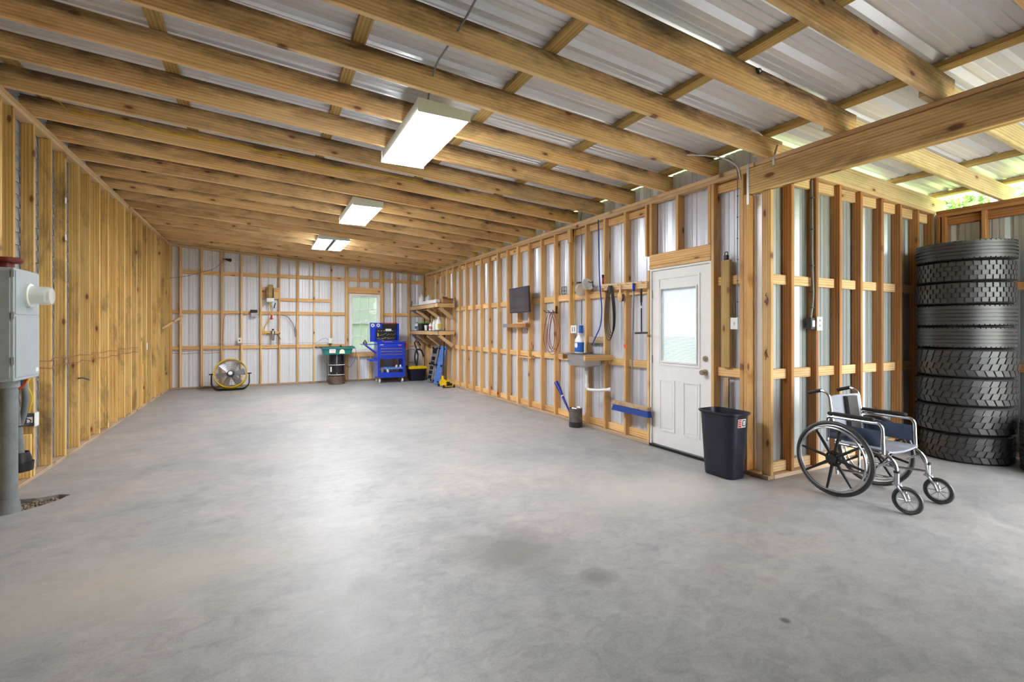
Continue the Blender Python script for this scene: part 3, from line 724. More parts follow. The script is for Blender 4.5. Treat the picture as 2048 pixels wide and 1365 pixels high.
# ------------------------------------------------------------------ tires
def tire(cx, cy, z, R_, w_, kind, label, tilt=0, rot=0, group='old truck tires in the stack'):
    t = thing('tire', (cx, cy, z), label, 'tire', group)
    t.rotation_euler = (tilt, 0, rot); h = w_/2; loc = Vector((cx, cy, z))
    pr = []
    ri = R_*.54; g = .009
    outer = [(R_-.045, .03), (R_-.022, .012)] 
    bands = 5 if kind != 'block' else 4
    pr = [(ri, .25*w_), (ri+.01, .08*w_), (ri+.06, .0), (R_-.06, .0), (R_-.028, .035*w_)]
    z0 = .10*w_; z1 = .90*w_; gw = .010
    bw = (z1-z0-(bands-1)*gw)/bands
    prof_ = []
    if kind == 'rib':
        for k in range(bands):
            a = z0+k*(bw+gw); e = 1-abs((a+bw/2)/w_-.5)*.04
            prof_ += [(R_*e, a), (R_*e, a+bw)]
            if k < bands-1: prof_ += [(R_-.016, a+bw), (R_-.016, a+bw+gw)]
    else: prof_ = [(R_-.014, z0), (R_-.010, w_/2), (R_-.014, z1)]
    pr += prof_+[(R_-.028, .965*w_), (R_-.06, w_), (ri+.06, w_), (ri+.01, .92*w_), (ri, .75*w_)]
    # inner side of the casing
    pr += [(ri+.012, .76*w_), (R_-.05, .85*w_), (R_-.04, .5*w_), (R_-.05, .15*w_), (ri+.012, .24*w_)]
    key = (round(R_, 3), round(w_, 3), kind)
    if key not in _tc:
        cas = MB().lathe(pr, 72, closed=True).mesh('casing', 'rubber')
        tr_ = MB(); nb = {'block': 40, 'lug': 34, 'rib': 60}[kind]
        for k in range(nb):
            a = 2*PI*k/nb; da = 2*PI/nb
            if kind == 'rib':      # small shoulder sipes
                for zz in (z0-.008, z1-.002):
                    tr_.X = RZ(a) @ TR(R_-.012, 0, zz); tr_.box(-.008, .009, -da*R_*.36, da*R_*.36, 0, .010)
                continue
            rows = [(z0-.02*w_, z0+.17*w_, 0, R_-.004), (z0+.19*w_, z0+.39*w_, .5, R_), (z0+.41*w_, z0+.61*w_, 0 if kind == 'block' else .3, R_), (z0+.63*w_, z1+.02*w_, .5, R_-.004)]
            for (q0, q1, ph, ro) in rows:
                sk = 0 if kind == 'block' else .012*(1 if ph else -1)
                hw = da*R_*(.37 if kind == 'block' else .40)
                tr_.X = RZ(a+ph*da)
                tr_.hull8([(R_-.03, -hw-sk, q0), (ro, -hw-sk, q0), (ro, hw-sk, q0), (R_-.03, hw-sk, q0)], [(R_-.03, -hw+sk, q1), (ro, -hw+sk, q1), (ro, hw+sk, q1), (R_-.03, hw+sk, q1)])
        _tc[key] = (cas, tr_.mesh('tread', 'rubber'))
    for nm, me in zip(('casing', 'tread'), _tc[key]):
        o = bpy.data.objects.new(nm, me); COL.objects.link(o); o.parent = t
        if nm == 'tread': o['kind'] = 'stuff'
    return t
_tc = {}
kinds = ['lug', 'lug', 'lug', 'lug', 'rib', 'rib', 'block', 'block', 'rib']
zc = [.0, .290, .574, .858, 1.150, 1.372, 1.595, 1.818, 2.036]
wd = [.287, .281, .281, .289, .219, .220, .220, .214, .20]
Rs = [.375, .395, .398, .398, .392, .392, .395, .392, .397]
ox = [.02, -.005, 0, 0, -.005, .005, -.01, 0, .01]
pos = ['bottom tire of the tall stack, dark and half hidden behind the wheelchair', 'muddy tire second from the bottom of the tall stack', 'knobby tire third from the bottom of the tall stack', 'brown dusty tire fourth from the bottom of the tall stack',
       'smooth worn tire in the middle of the tall stack, fifth from the bottom', 'ribbed worn tire fourth from the top of the tall stack', 'blocky tire third from the top with bright tread blocks', 'blocky tire just below the topmost tire of the stack', 'topmost tire of the tall stack with four wavy grooves']
for k in range(9):
    tire(6.55+ox[k], 2.315+(-.01 if k == 3 else .005*((k*3) % 3)), zc[k]+(.004 if k else .001), Rs[k], wd[k], kinds[k], pos[k], 0, k*.7)
tire(6.58, 1.52, .001, .372, .265, 'rib', 'lower of the two tires at the right edge of the photo', 0, .3, 'pair of tires beside the tall stack')
tire(6.57, 1.525, .270, .368, .24, 'rib', 'upper of the two tires at the right edge, muddy tread', 0, 1.1, 'pair of tires beside the tall stack')

# ------------------------------------------------------------------ trash can by the door
def rrect(hx, hy, r, n_=6):
    out = []
    for cx_, cy_, a0 in ((hx-r, hy-r, 0), (-hx+r, hy-r, PI/2), (-hx+r, -hy+r, PI), (hx-r, -hy+r, 1.5*PI)):
        for k in range(n_+1): a = a0+PI/2*k/n_; out.append((cx_+r*math.cos(a), cy_+r*math.sin(a)))
    return out
def loft(mb, secs, cap0=True, cap1=True):
    n_ = len(secs[0]); vs = [p for s_ in secs for p in s_]; fs = []
    for i in range(len(secs)-1):
        for k in range(n_): q = (k+1) % n_; fs.append((i*n_+k, i*n_+q, (i+1)*n_+q, (i+1)*n_+k))
    if cap0: fs.append(tuple(range(n_-1, -1, -1)))
    if cap1: fs.append(tuple((len(secs)-1)*n_+k for k in range(n_)))
    return mb.add(vs, fs, True)
t = thing('trash_can', (3.795, 3.06, 0), 'tall dark blue plastic trash can standing in front of the door', 'trash can')
sec = lambda hx, hy, z, r: [(3.795+x, 3.06+y, z) for x, y in rrect(hx, hy, r)]
part(t, 'bin', loft(MB(), [sec(.105, .155, .002, .06), sec(.11, .16, .02, .07), sec(.142, .195, .57, .10), sec(.15, .203, .575, .10), sec(.15, .203, .59, .10), sec(.142, .197, .592, .10), sec(.136, .19, .56, .10), sec(.10, .15, .03, .06)]), 'navy')
part(t, 'rim', loft(MB(), [sec(.151, .204, .580, .10), sec(.157, .210, .582, .10), sec(.157, .210, .594, .10), sec(.149, .202, .596, .10), sec(.146, .199, .58, .10)], False, False), 'navy')
# label on the face towards the camera, near its right end
lb = MB(); lx = 3.795; 
def ontrash(u0, u1, z0, z1, off, root, nm, mat):
    m_ = MB(); vs = []
    for u, z in ((u0, z0), (u1, z0), (u1, z1), (u0, z1)):
        hh = .155+(.195-.155)*(z/.57)
        vs.append((lx+u, 3.06-hh-off, z))
    m_.add(vs, [(0, 1, 2, 3)]); return part(root, nm, m_, mat)
lab = ontrash(-.06, .045, .47, .545, .002, t, 'label', 'paper'); lab['label'] = 'white and red sticker'
ontrash(-.056, -.012, .475, .54, .003, lab, 'print', 'red'); ontrash(-.002, .038, .48, .538, .003, lab, 'print', 'black'); ontrash(.008, .03, .488, .53, .004, lab, 'print', 'paper')
for z in (.492, .508, .524): ontrash(-.05, -.018, z, z+.005, .004, lab, 'print', 'paper')

# ------------------------------------------------------------------ electric service at the left wall
t = thing('meter_cabinet', (-1.66, 4.88, .97), 'grey steel electric meter cabinet at the left edge of the photo', 'electrical box')
part(t, 'cabinet', MB().box(-1.79, -1.555, 4.65, 5.08, .975, 1.785), 'greybox', bevel=.006)
part(t, 'cover_panel', MB().box(-1.555, -1.549, 4.665, 5.065, 1.0, 1.44), 'greybox', bevel=.002)
part(t, 'cover_panel', MB().box(-1.555, -1.550, 4.665, 5.065, 1.455, 1.77), 'greybox', bevel=.002)
part(t, 'front_door', MB().box(-1.775, -1.575, 4.642, 4.65, 1.0, 1.76), 'greybox_dark', bevel=.003)
for z in (1.10, 1.42, 1.72): part(t, 'hinge', MB().box(-1.567, -1.552, 4.637, 4.652, z, z+.05), 'greybox_dark')
mr = MB().lathe([(.088, 0), (.088, .018), (.078, .022)], 28, (-1.55, 4.865, 1.60), Matrix(((0,0,1),(1,0,0),(0,1,0)))); part(t, 'meter_ring', mr, 'fixture')
mr = MB().lathe([(.07, .02), (.07, .12), (.062, .135), (.0001, .14)], 28, (-1.55, 4.865, 1.60), Matrix(((0,0,1),(1,0,0),(0,1,0)))); mo = part(t, 'meter', mr, 'meterglass')
part(mo, 'dial', MB().lathe([(.055, .02), (.055, .105), (.0001, .106)], 24, (-1.55, 4.865, 1.60), Matrix(((0,0,1),(1,0,0),(0,1,0)))), 'fixture')
part(mo, 'dial_face', MB().lathe([(.03, .107), (.03, .112), (.0001, .113)], 16, (-1.55, 4.865, 1.60), Matrix(((0,0,1),(1,0,0),(0,1,0)))), 'midgrey')
part(t, 'label', MB().box(-1.5495, -1.548, 5.0, 5.05, 1.02, 1.05), 'paper')
part(t, 'hub_cap', MB().lathe([(.05, 0), (.052, .045), (.09, .05), (.098, .062), (.098, .078), (.085, .085), (.0001, .087)], 24, (-1.665, 4.83, 1.785)), 'redcap', 'dark red cap on top')
t = thing('conduit_pipe', (-1.655, 4.86, 0), 'thick grey pipe rising from the gravel to the meter cabinet', 'pipe')
part(t, 'pipe', MB().cyl((-1.655, 4.86, -.1), (-1.655, 4.86, .94), .05, n=24), 'pvc')
part(t, 'coupling', MB().lathe([(.055, .0), (.062, .01), (.062, .05), (.05, .06)], 24, (-1.655, 4.86, .915)), 'greybox_dark')
part(t, 'boot', MB().lathe([(.066, -.1), (.066, .03), (.052, .10)], 24, (-1.655, 4.86, 0)), 'pvc')
t = thing('conduit_elbows', (-1.72, 5.35, .3), 'pair of bent grey conduits with a black rubber boot below the cabinet', 'conduit')
part(t, 'conduit', MB().tube(arc([(-1.70, 5.02, .97), (-1.70, 5.03, .80), (-1.73, 5.20, .62), (-1.73, 5.26, .30)], .12), .036, 12), 'pvc')
part(t, 'conduit', MB().tube(arc([(-1.64, 5.06, .97), (-1.63, 5.07, .84), (-1.68, 5.20, .66), (-1.76, 5.22, .45)], .1), .021, 10), 'pvc')
part(t, 'boot', MB().lathe([(.048, 0), (.052, .06), (.06, .10), (.075, .05), (.075, .0), (.09, .02), (.085, -.05), (.05, -.06)][::-1], 16, (-1.73, 5.26, .26)), 'black', 'black rubber boot')
part(t, 'strap', MB().tube([(-1.70+.05*math.cos(a), 5.22+.06*math.sin(a), .60+.02*math.sin(a)) for a in [2*PI*k/14 for k in range(14)]], .004, 5, True), 'black')
t = solo('ground_wires', MB().tube(arc([(-1.60, 4.98, .96), (-1.62, 5.0, .90), (-1.72, 5.02, .86), (-1.80, 5.0, .90)], .05), .007, 6).tube(arc([(-1.58, 4.95, .97), (-1.60, 4.96, .92), (-1.70, 4.98, .88), (-1.79, 4.96, .94)], .05), .006, 6), 'orange', (-1.7, 5, .9), 'orange and red wires hanging under the meter cabinet', 'wire')
for z, lab_ in ((1.09, 'upper grey outlet box with white cover on a left wall stud'), (.545, 'lower grey outlet box with white cover on a left wall stud')):
    t = thing('outlet_box', (XL, 5.84, z), lab_, 'outlet', 'outlet boxes on the left wall')
    part(t, 'box', MB().box(-1.85, -1.787, 5.745, 5.781, z-.055, z+.055), 'darkgrey', bevel=.003)
    part(t, 'cover_plate', MB().box(-1.787, -1.780, 5.73, 5.815, z-.06, z+.06), 'plastic_white', bevel=.002)
    part(t, 'bracket', MB().box(-1.838, -1.80, 5.742, 5.7455, z-.025, z+.025), 'paper')
yc = arc([(-1.83, 5.76, 1.03), (-1.81, 5.75, .95), (-1.84, 5.74, .85), (-1.80, 5.75, .75), (-1.83, 5.76, .605)], .05)
solo('yellow_cable', MB().tube(yc, .006, 6), 'yellowcable', (-1.83, 5.76, .8), 'short yellow cable between the two left wall outlet boxes', 'cable')
solo('red_wire', MB().tube(arc([(-1.80, 5.62, 1.83), (-1.78, 5.64, 1.78), (-1.79, 5.70, 1.74), (-1.78, 5.73, 1.69)], .03), .006, 6), 'red', (-1.79, 5.7, 1.75), 'short red wire curling off a left wall stud', 'wire')
cb_ = []
t = thing('stud_wiring', (XL-.03, 8, 1.0), 'run of copper wires threaded through the left wall studs at waist height', 'wire')
for k in range(2):
    pts = []
    y = 5.1
    i = 0
    while y < 9.9:
        pts.append((XL+.012+(.018 if i % 2 else -.02), y, .985+k*.07+.012*math.sin(i*2.1+k))); y += .2; i += 1
    part(t, 'wire', MB().tube(pts, .0045, 5), 'copper')
t = thing('wire_hook', (XL, 7.02, .80), 'small metal hook screwed to a left wall stud', 'hook')
part(t, 'hook', MB().tube(arc([(XL, 6.95, .80), (XL+.04, 6.93, .81), (XL+.10, 6.95, .78)], .02), .009, 6), 'grime')
for y, z, i in ((6.585, 2.68, 'upper'), (6.59, 2.30, 'lower')):
    solo('paper_tag', MB().box(XL, XL+.002, y-.038, y, z-.03, z+.03), 'paper', (XL, y, z), '%s small white tag stapled to a left wall stud' % i, 'tag')
solo('wall_outlet', MB().box(XL, XL+.008, 10.50, 10.565, .98, 1.10), 'plastic_white', (XL, 10.53, 1.04), 'white outlet cover on a far stud of the left wall', 'outlet', bevel=.002)
b1 = thing('brace_board', (-1.78, 12.7, 1.5), 'slim pale wooden strip nailed diagonally across the far left corner', 'board')
board(b1, 'strip', (-1.778, 11.85, 1.36), (-1.56, YB-.012, 1.63), .05, .018, (0, 0, 1), 'plate')
# gravel in the hole
gv = thing('gravel_patch', (-1.6, 5.0, -.1), 'gravel showing in the broken corner of the slab around the pipe', 'gravel')
gv['kind'] = 'stuff'
part(gv, 'soil', MB().box(-1.95, -1.30, 4.55, 5.35, -.16, -.05), 'dirt', kind='stuff')
mb = MB()
for k in range(420):
    x = random.uniform(-1.88, -1.40); y = random.uniform(4.78, 5.17); s_ = random.uniform(.008, .022)
    mb.X = TR(x, y, -.045+random.uniform(0, .028)) @ Euler((random.random()*3, random.random()*3, random.random()*3)).to_matrix().to_4x4() @ Matrix.Diagonal((1, .75, .6, 1))
    mb.lathe([(1e-6, -s_), (s_*.8, -s_*.5), (s_, .1*s_), (s_*.6, s_*.8), (1e-6, s_)], 5)
part(gv, 'pebbles', mb, 'gravel', kind='stuff')

# ------------------------------------------------------------------ BACK WALL THINGS
# drum fan
t = thing('drum_fan', (-.61, 12.28, 0), 'large yellow drum fan on a black stand against the back wall', 'fan')
tilt = Matrix.Translation((-.61, 12.28, .36)) @ RX(-.28)
Ay = Matrix(((1,0,0),(0,0,-1),(0,1,0)))
def inF(m_): m_.X = tilt; return m_
m_ = inF(MB()).lathe([(.305, -.09), (.318, -.10), (.325, -.09), (.318, -.07), (.316, .07), (.325, .09), (.318, .10), (.305, .09)], 48, (0, 0, 0), Ay, closed=True); part(t, 'drum_housing', m_, 'yellow')
gf = inF(MB())
for r_ in (.05, .10, .15, .20, .25, .295): gf.torus(r_, .0022, (0, -.085, 0), Ay, 40, 5)
for k in range(12):
    a = 2*PI*k/12; gf.tube([(.04*math.cos(a), -.088, .04*math.sin(a)), (.305*math.cos(a+.15), -.088, .305*math.sin(a+.15))], .0022, 5)
part(t, 'grille', gf, 'midgrey')
part(t, 'badge', inF(MB()).lathe([(.04, .088), (.04, .096), (.0001, .098)], 20, (0, 0, 0), Ay), 'paper', 'white round badge')
part(t, 'motor', inF(MB()).lathe([(.07, -.07), (.075, .02), (.05, .05)], 20, (0, 0, 0), Ay), 'black')
for k in range(6):
    a = 2*PI*k/6+.3; m_ = MB(); m_.X = tilt @ Matrix.Rotation(a, 4, 'Y') @ RX(0)
    m_.hull8([(-.03, -.02, .05), (.045, .025, .05), (.045, .029, .05), (-.03, -.016, .05)], [(-.05, -.035, .28), (.09, .035, .28), (.09, .039, .28), (-.05, -.031, .28)])
    part(t, 'blade', m_, 'alu')
st = MB()
for yy in (-.11, .10):
    st.tube(arc([(-.61-.36, 12.28, .36), (-.61-.36, 12.28+yy*.6, .12), (-.61-.27, 12.28+yy, .018), (-.61+.27, 12.28+yy, .018), (-.61+.36, 12.28+yy*.6, .12), (-.61+.36, 12.28, .36)], .06), .013, 8)
part(t, 'stand', st, 'blackmetal')
for s_ in (-1, 1): part(t, 'knob', MB().cyl((-.61+s_*.325, 12.28, .36), (-.61+s_*.405, 12.28, .36), .014, n=10), 'black')

# parts washer on drum
t = thing('oil_drum', (1.63, 12.5, 0), 'black steel drum with white hoops and dusty base under the teal basin', 'drum')
part(t, 'barrel', MB().lathe([(.185, .03), (.185, .22), (.192, .23), (.185, .24), (.185, .46), (.192, .47), (.185, .48), (.185, .70), (.18, .715), (.0001, .715)], 40, (1.63, 12.5, 0)), 'drumblack')
part(t, 'base_band', MB().lathe([(.18, .001), (.195, .01), (.189, .03), (.189, .20)], 40, (1.63, 12.5, 0)), 'drumrust', 'dusty rust brown lower band')
for z in (.235, .475): part(t, 'hoop', MB().torus(.191, .008, (1.63, 12.5, z), 'Z', 40, 8), 'paper')
part(t, 'label', MB().box(1.47, 1.50, 12.365, 12.38, .31, .43), 'cream')
t = thing('parts_washer', (1.63, 12.5, .716), 'teal plastic parts washer basin resting on the black drum', 'parts washer')
R4 = lambda hx, hy, z: [(1.63+x, 12.48+y, z) for x, y in rrect(hx, hy, .05, 4)]
part(t, 'basin', loft(MB(), [R4(.21, .16, .718), R4(.31, .22, .735), R4(.345, .25, .87), R4(.385, .28, .872), R4(.385, .28, .905), R4(.35, .25, .905), R4(.30, .21, .76)]), 'teal')
part(t, 'rim_strip', loft(MB(), [R4(.387, .282, .903), R4(.387, .282, .916), R4(.35, .25, .916), R4(.35, .25, .903)], False, False), 'darkgrey')
part(t, 'label', MB().box(1.43, 1.57, 12.20, 12.235, .77, .86), 'paper'); 
lp = MB(); lp.box(1.45, 1.55, 12.198, 12.2, .825, .835).box(1.45, 1.54, 12.198, 12.2, .785, .79); part(t, 'print', lp, 'red')
m_ = MB().prism([(-.065, 0), (.065, 0), (.05, .07), (.02, .10), (-.02, .10), (-.05, .07)], .03, Matrix(((1,0,0),(0,0,-1),(0,1,0))), (1.72, 12.235, .755)); part(t, 'label', m_, 'cream')
part(t, 'tap', MB().tube(arc([(1.72, 12.5, .90), (1.72, 12.46, .96), (1.72, 12.35, .93)], .04), .012, 8), 'black')
solo('washer_cord', MB().tube(arc([(2.0, 12.66, .93), (2.12, 12.7, .88), (2.14, 12.78, .6), (1.98, 12.8, .35), (1.86, 12.7, .45)], .12), .005, 6), 'black', (2.0, 12.7, .6), 'thin black cord hanging beside the parts washer', 'cord')

# tool cart
t = thing('tool_cart', (2.86, 12.3, 0), 'blue steel rolling tool cart with drawers and side shelf', 'tool cart')
X0, X1, Y0, Y1 = 2.545, 3.225, 12.12, 12.56
b_ = MB().box(X0, X1, Y0+.012, Y1, .60, .985).box(X0, X0+.05, Y0, Y1, .14, .60).box(X1-.05, X1, Y0, Y1, .14, .60)
part(t, 'cabinet', b_, 'blue', bevel=.004)
part(t, 'bottom_tray', MB().box(X0+.05, X1-.05, Y0+.001, Y1, .13, .26), 'blue', bevel=.004)
part(t, 'tray_liner', MB().box(X0+.05, X1-.05, Y0+.12, Y1-.01, .33, .38).box(X1-.42, X1-.05, Y0+.02, Y0+.10, .34, .38), 'blue2')
part(t, 'top_lid', MB().box(X0-.012, X1+.012, Y0-.012, Y1+.01, .985, 1.02), 'blue', bevel=.005)
for k in range(3):
    z0 = .655+k*.072
    d_ = part(t, 'drawer', MB().box(X0+.06, X1-.06, Y0-.004, Y0+.02, z0, z0+.066), 'blue', bevel=.003)
    part(d_, 'drawer_pull', MB().box(X0+.07, X1-.07, Y0-.016, Y0-.004, z0+.052, z0+.064), 'chrome')
part(t, 'drawer_front', MB().box(X0+.02, X1-.02, Y0+.0, Y0+.014, .885, .98), 'blue', bevel=.003)
part(t, 'badge', MB().box(X0+.06, X0+.14, Y0-.003, Y0, .945, .96), 'paper'); part(t, 'badge', MB().box(X1-.17, X1-.09, Y0-.003, Y0, .93, .95), 'pink')
part(t, 'side_shelf', MB().box(X0-.36, X0-.015, Y0+.06, Y1-.04, .955, .972), 'blue', bevel=.003)
for yq in (Y0+.1, Y1-.08): part(t, 'shelf_bracket', MB().tube([(X0-.26, yq, .95), (X0-.005, yq, .74)], .012, 6), 'blue')
part(t, 'side_tray', MB().box(X0-.19, X0-.002, Y0+.06, Y1-.06, .55, .56).box(X0-.19, X0-.18, Y0+.06, Y1-.06, .56, .60).box(X0-.18, X0-.002, Y0+.06, Y0+.07, .56, .61), 'blue')
for x in (X0+.05, X1-.06):
    for y in (Y0+.05, Y1-.06):
        c_ = part(t, 'caster', MB().lathe([(.02, -.018), (.05, -.018), (.052, 0), (.05, .018), (.02, .018)], 20, (x, y, .052), 'X'), 'cream')
        part(c_, 'bracket', MB().box(x-.026, x-.021, y-.02, y+.02, .05, .13).box(x+.021, x+.026, y-.02, y+.02, .05, .13).box(x-.026, x+.026, y-.025, y+.025, .12, .13), 'alu')
solo('red_holder', MB().box(X1+.014, X1+.055, Y0+.05, Y0+.30, .85, 1.03), 'red', (X1+.03, 12.3, .9), 'red magnetic tray stuck on the right side of the blue cart', 'tray', bevel=.008)
# things on the lower shelf of the cart
solo('spray_bottle', MB().lathe([(.03, 0), (.032, .06), (.012, .08), (.012, .10), (.0001, .101)], 14, (X0+.27, Y0+.1, .261)), 'cream', (X0+.27, Y0+.1, .261), 'small cream bottle on the bottom tray of the cart', 'bottle')
solo('grey_canister', MB().lathe([(.055, 0), (.055, .10), (.05, .11), (.0001, .112)], 18, (X0+.13, Y0+.14, .261)), 'midgrey', (X0+.13, Y0+.14, .261), 'stubby grey canister at the left of the cart bottom tray', 'canister')
for k, (x, z_) in enumerate(((X1-.20, .381), (X1-.10, .381))):
    solo('glue_tube', MB().lathe([(.022, 0), (.024, .04), (.01, .055), (.0001, .07)], 12, (x, Y0+.06, z_)), 'paper', (x, Y0+.06, z_), ('left' if k == 0 else 'right')+' white tube lying over the cart bottom tray', 'tube', 'white tubes in the cart')
solo('tea_light_clamp', MB().lathe([(.05, 0), (.055, .03), (.03, .07), (.012, .10), (.0001, .11)], 14, (X0-.28, Y0+.15, .973)).tube(arc([(X0-.2, Y0+.2, .973), (X0-.2, Y0+.2, 1.35)], .1), .004, 5), 'grime', (X0-.28, Y0+.15, .973), 'dark clamp with thin rod on the side shelf of the cart', 'clamp')
# lid of cart standing open: blue back with round emblems
t = thing('pegboard_panel', (2.68, 12.5, 1.02), 'upright blue steel back panel behind the open tool case', 'panel')
part(t, 'panel', MB().box(2.435, 3.13, 12.52, 12.545, 1.022, 1.505), 'blue', bevel=.004)
part(t, 'side_post', MB().box(3.112, 3.155, 12.44, 12.519, 1.022, 1.49), 'blue', bevel=.004)
for x in (2.50, 2.64):
    part(t, 'tape_roll', MB().lathe([(.02, -.01), (.045, -.01), (.045, .012), (.02, .012)], 20, (x, 12.51, 1.44), 'Y', closed=True), 'paper')
# tool case
t = thing('tool_case', (2.86, 12.36, 1.02), 'open black tool case full of wrenches and sockets on the cart', 'tool case')
part(t, 'case_base', MB().box(2.555, 3.08, 12.28, 12.47, 1.021, 1.06), 'blue', bevel=.004)
part(t, 'case_back', MB().hull8([(2.57, 12.36, 1.06), (3.05, 12.36, 1.06), (3.05, 12.40, 1.06), (2.57, 12.40, 1.06)], [(2.58, 12.46, 1.36), (3.05, 12.46, 1.36), (3.05, 12.50, 1.36), (2.58, 12.50, 1.36)]), 'black', bevel=.004)
part(t, 'case_lid', MB().box(2.74, 3.09, 12.44, 12.50, 1.362, 1.475), 'black')
part(t, 'lid_edge', MB().box(2.73, 3.10, 12.435, 12.505, 1.476, 1.50), 'brickred', 'red top edge')
for k in range(12):
    x = 2.60+.036*k+random.uniform(-.004, .004); 
    h_ = random.uniform(.05, .11); z_ = 1.09+.10*(k % 2)+random.uniform(0, .03); yy = 12.352+(z_-1.06)*.33
    m_ = MB(); m_.X = TR(x, yy-.006, z_) @ RY(random.uniform(.9, 1.7)); m_.box(-.004, .004, -.006, 0, -h_/2, h_/2).cyl((0, -.007, h_/2), (0, 0, h_/2), .009, n=8)
    part(t, 'wrench', m_, 'chrome')
for k in range(6): 
    x = 2.63+.07*k; z_ = 1.30; yy = 12.352+(z_-1.06)*.33
    part(t, 'socket', MB().cyl((x, yy-.03, z_), (x, yy, z_), .013, n=10), 'steel')
part(t, 'white_pouch', MB().box(2.80, 2.95, 12.40, 12.425, 1.29, 1.35), 'paper', bevel=.006)
part(t, 'driver_handle', MB().cyl((2.60, 12.34, 1.16), (2.60, 12.345, 1.24), .013, n=10), 'yellow')
solo('pink_cord', MB().tube(arc([(2.66, 12.2, 1.06), (2.72, 12.18, 1.03), (2.80, 12.2, 1.027), (2.92, 12.18, 1.027)], .04), .008, 6), 'pink', (2.8, 12.2, 1.03), 'loose pink cord across the top of the blue cart', 'cord')

# yellow lidded bin with hose
t = thing('shop_vac', (3.60, 12.40, 0), 'black tub vacuum with bright yellow lid beneath the shelves', 'vacuum')
b4 = lambda hx, hy, z: [(3.60+x, 12.40+y, z) for x, y in rrect(hx, hy, .05, 4)]
part(t, 'tub', loft(MB(), [b4(.18, .16, .002), b4(.225, .20, .315)]), 'navy')
part(t, 'lid', loft(MB(), [b4(.24, .215, .315), b4(.245, .22, .34), b4(.22, .20, .37), b4(.10, .10, .385)]), 'yellow')
part(t, 'hose', MB().tube(arc([(3.58, 12.32, .38), (3.53, 12.35, .62), (3.60, 12.38, .82), (3.74, 12.42, .80), (3.82, 12.46, .62)], .14), .022, 10), 'black')
part(t, 'hose', MB().tube(arc([(3.60, 12.34, .38), (3.64, 12.38, .66), (3.62, 12.50, .85), (3.60, 12.60, 1.0), (3.72, 12.66, 1.02), (3.80, 12.7, .9)], .1), .018, 10), 'black')
part(t, 'handle', MB().box(3.33, 3.37, 12.35, 12.45, .32, .40), 'black', bevel=.008)
solo('pipe_wrench', MB().tube([(3.66, 12.62, 1.02), (3.78, 12.6, .80)], .014, 6).box(3.64, 3.69, 12.60, 12.64, 1.0, 1.06), 'copper', (3.7, 12.6, .9), 'reddish tool hanging above the yellow lidded vacuum', 'tool')
solo('grey_cord_loop', MB().tube([(3.60+.20*math.cos(a), 12.90+.008*math.sin(a), .62+.18*math.sin(a)) for a in [2*PI*k/26 for k in range(26)]], .008, 6, True), 'midgrey', (3.6, 12.78, .6), 'loop of grey cord hanging on the back wall behind the vacuum', 'cord')
# creepers
def creeper(y, dx, mat, mat2, label):
    # leaning on the right wall: foot towards the room, head on the studs
    t = thing('mechanic_creeper', (3.72, y, 0), label, 'creeper', 'creepers leaning on the right wall')
    L = .95; W = .40
    ang = math.atan2(.20, .92)
    Mx = TR(3.765+dx, y, .012) @ RY(ang)        # local z up the board, local y across, local x thickness
    out = [(-W/2+.03, 0), (W/2-.03, 0), (W/2, .05), (W/2, .30), (W/2-.05, .40), (W/2, .50), (W/2, .88), (W/2-.04, .94), (-W/2+.04, .94), (-W/2, .88), (-W/2, .50), (-W/2+.05, .40), (-W/2, .30), (-W/2, .05)]
    m_ = MB(); m_.X = Mx; m_.prism(out, .035, Matrix(((0,0,1),(1,0,0),(0,1,0))), (-.035, 0, 0)); part(t, 'deck', m_, mat, bevel=.006)
    m_ = MB(); m_.X = Mx; m_.box(-.05, -.036, -W/2+.06, W/2-.06, .72, .86); part(t, 'headrest', m_, mat2, bevel=.004)
    for k in range(5):
        m_ = MB(); m_.X = Mx; m_.box(-.041, -.036, -W/2+.07, W/2-.07, .08+.118*k, .17+.118*k); part(t, 'rib', m_, mat2 if mat2 != mat else mat, bevel=.002)
    for yy in (-W/2+.03, W/2-.03):
        for zz in (.06, .45, .86):
            m_ = MB(); m_.X = Mx; m_.cyl((-.065, yy, zz), (-.035, yy, zz), .022, n=12); part(t, 'wheel', m_, 'black')
creeper(11.75, 0, 'midgrey', 'black', 'black and grey mechanic creeper leaning between vacuum and blue creeper')
creeper(11.22, 0, 'blue2', 'blue2', 'light blue mechanic creeper leaning on the right wall studs')
# floor jack
t = thing('floor_jack', (3.80, 10.62, 0), 'yellow floor jack with tall black handle below the shelves', 'jack')
part(t, 'side_plate', MB().prism([(-.30, .03), (.13, .03), (.15, .10), (.04, .17), (-.08, .11), (-.30, .07)], .014, Matrix(((0,0,1),(1,0,0),(0,1,0))) , (3.70, 10.72, 0)), 'yellow') 
part(t, 'side_plate', MB().prism([(-.30, .03), (.13, .03), (.15, .10), (.04, .17), (-.08, .11), (-.30, .07)], .014, Matrix(((0,0,1),(1,0,0),(0,1,0))), (3.88, 10.72, 0)), 'yellow')
part(t, 'lift_arm', MB().hull8([(3.73, 10.45, .06), (3.86, 10.45, .06), (3.86, 10.95, .06), (3.73, 10.95, .06)], [(3.76, 10.50, .10), (3.83, 10.50, .10), (3.83, 10.9, .17), (3.76, 10.9, .17)]), 'yellow')
part(t, 'saddle', MB().lathe([(.035, 0), (.05, .02), (.045, .035), (.0001, .035)], 18, (3.795, 10.50, .10)), 'black')
part(t, 'handle_socket', MB().cyl((3.795, 10.86, .08), (3.80, 10.88, .24), .028, n=12), 'yellow')
part(t, 'handle', MB().cyl((3.80, 10.88, .22), (3.885, 10.99, 1.36), .015, .013, 10), 'black')
part(t, 'badge', MB().box(3.73, 3.86, 10.418, 10.422, .05, .11), 'black')
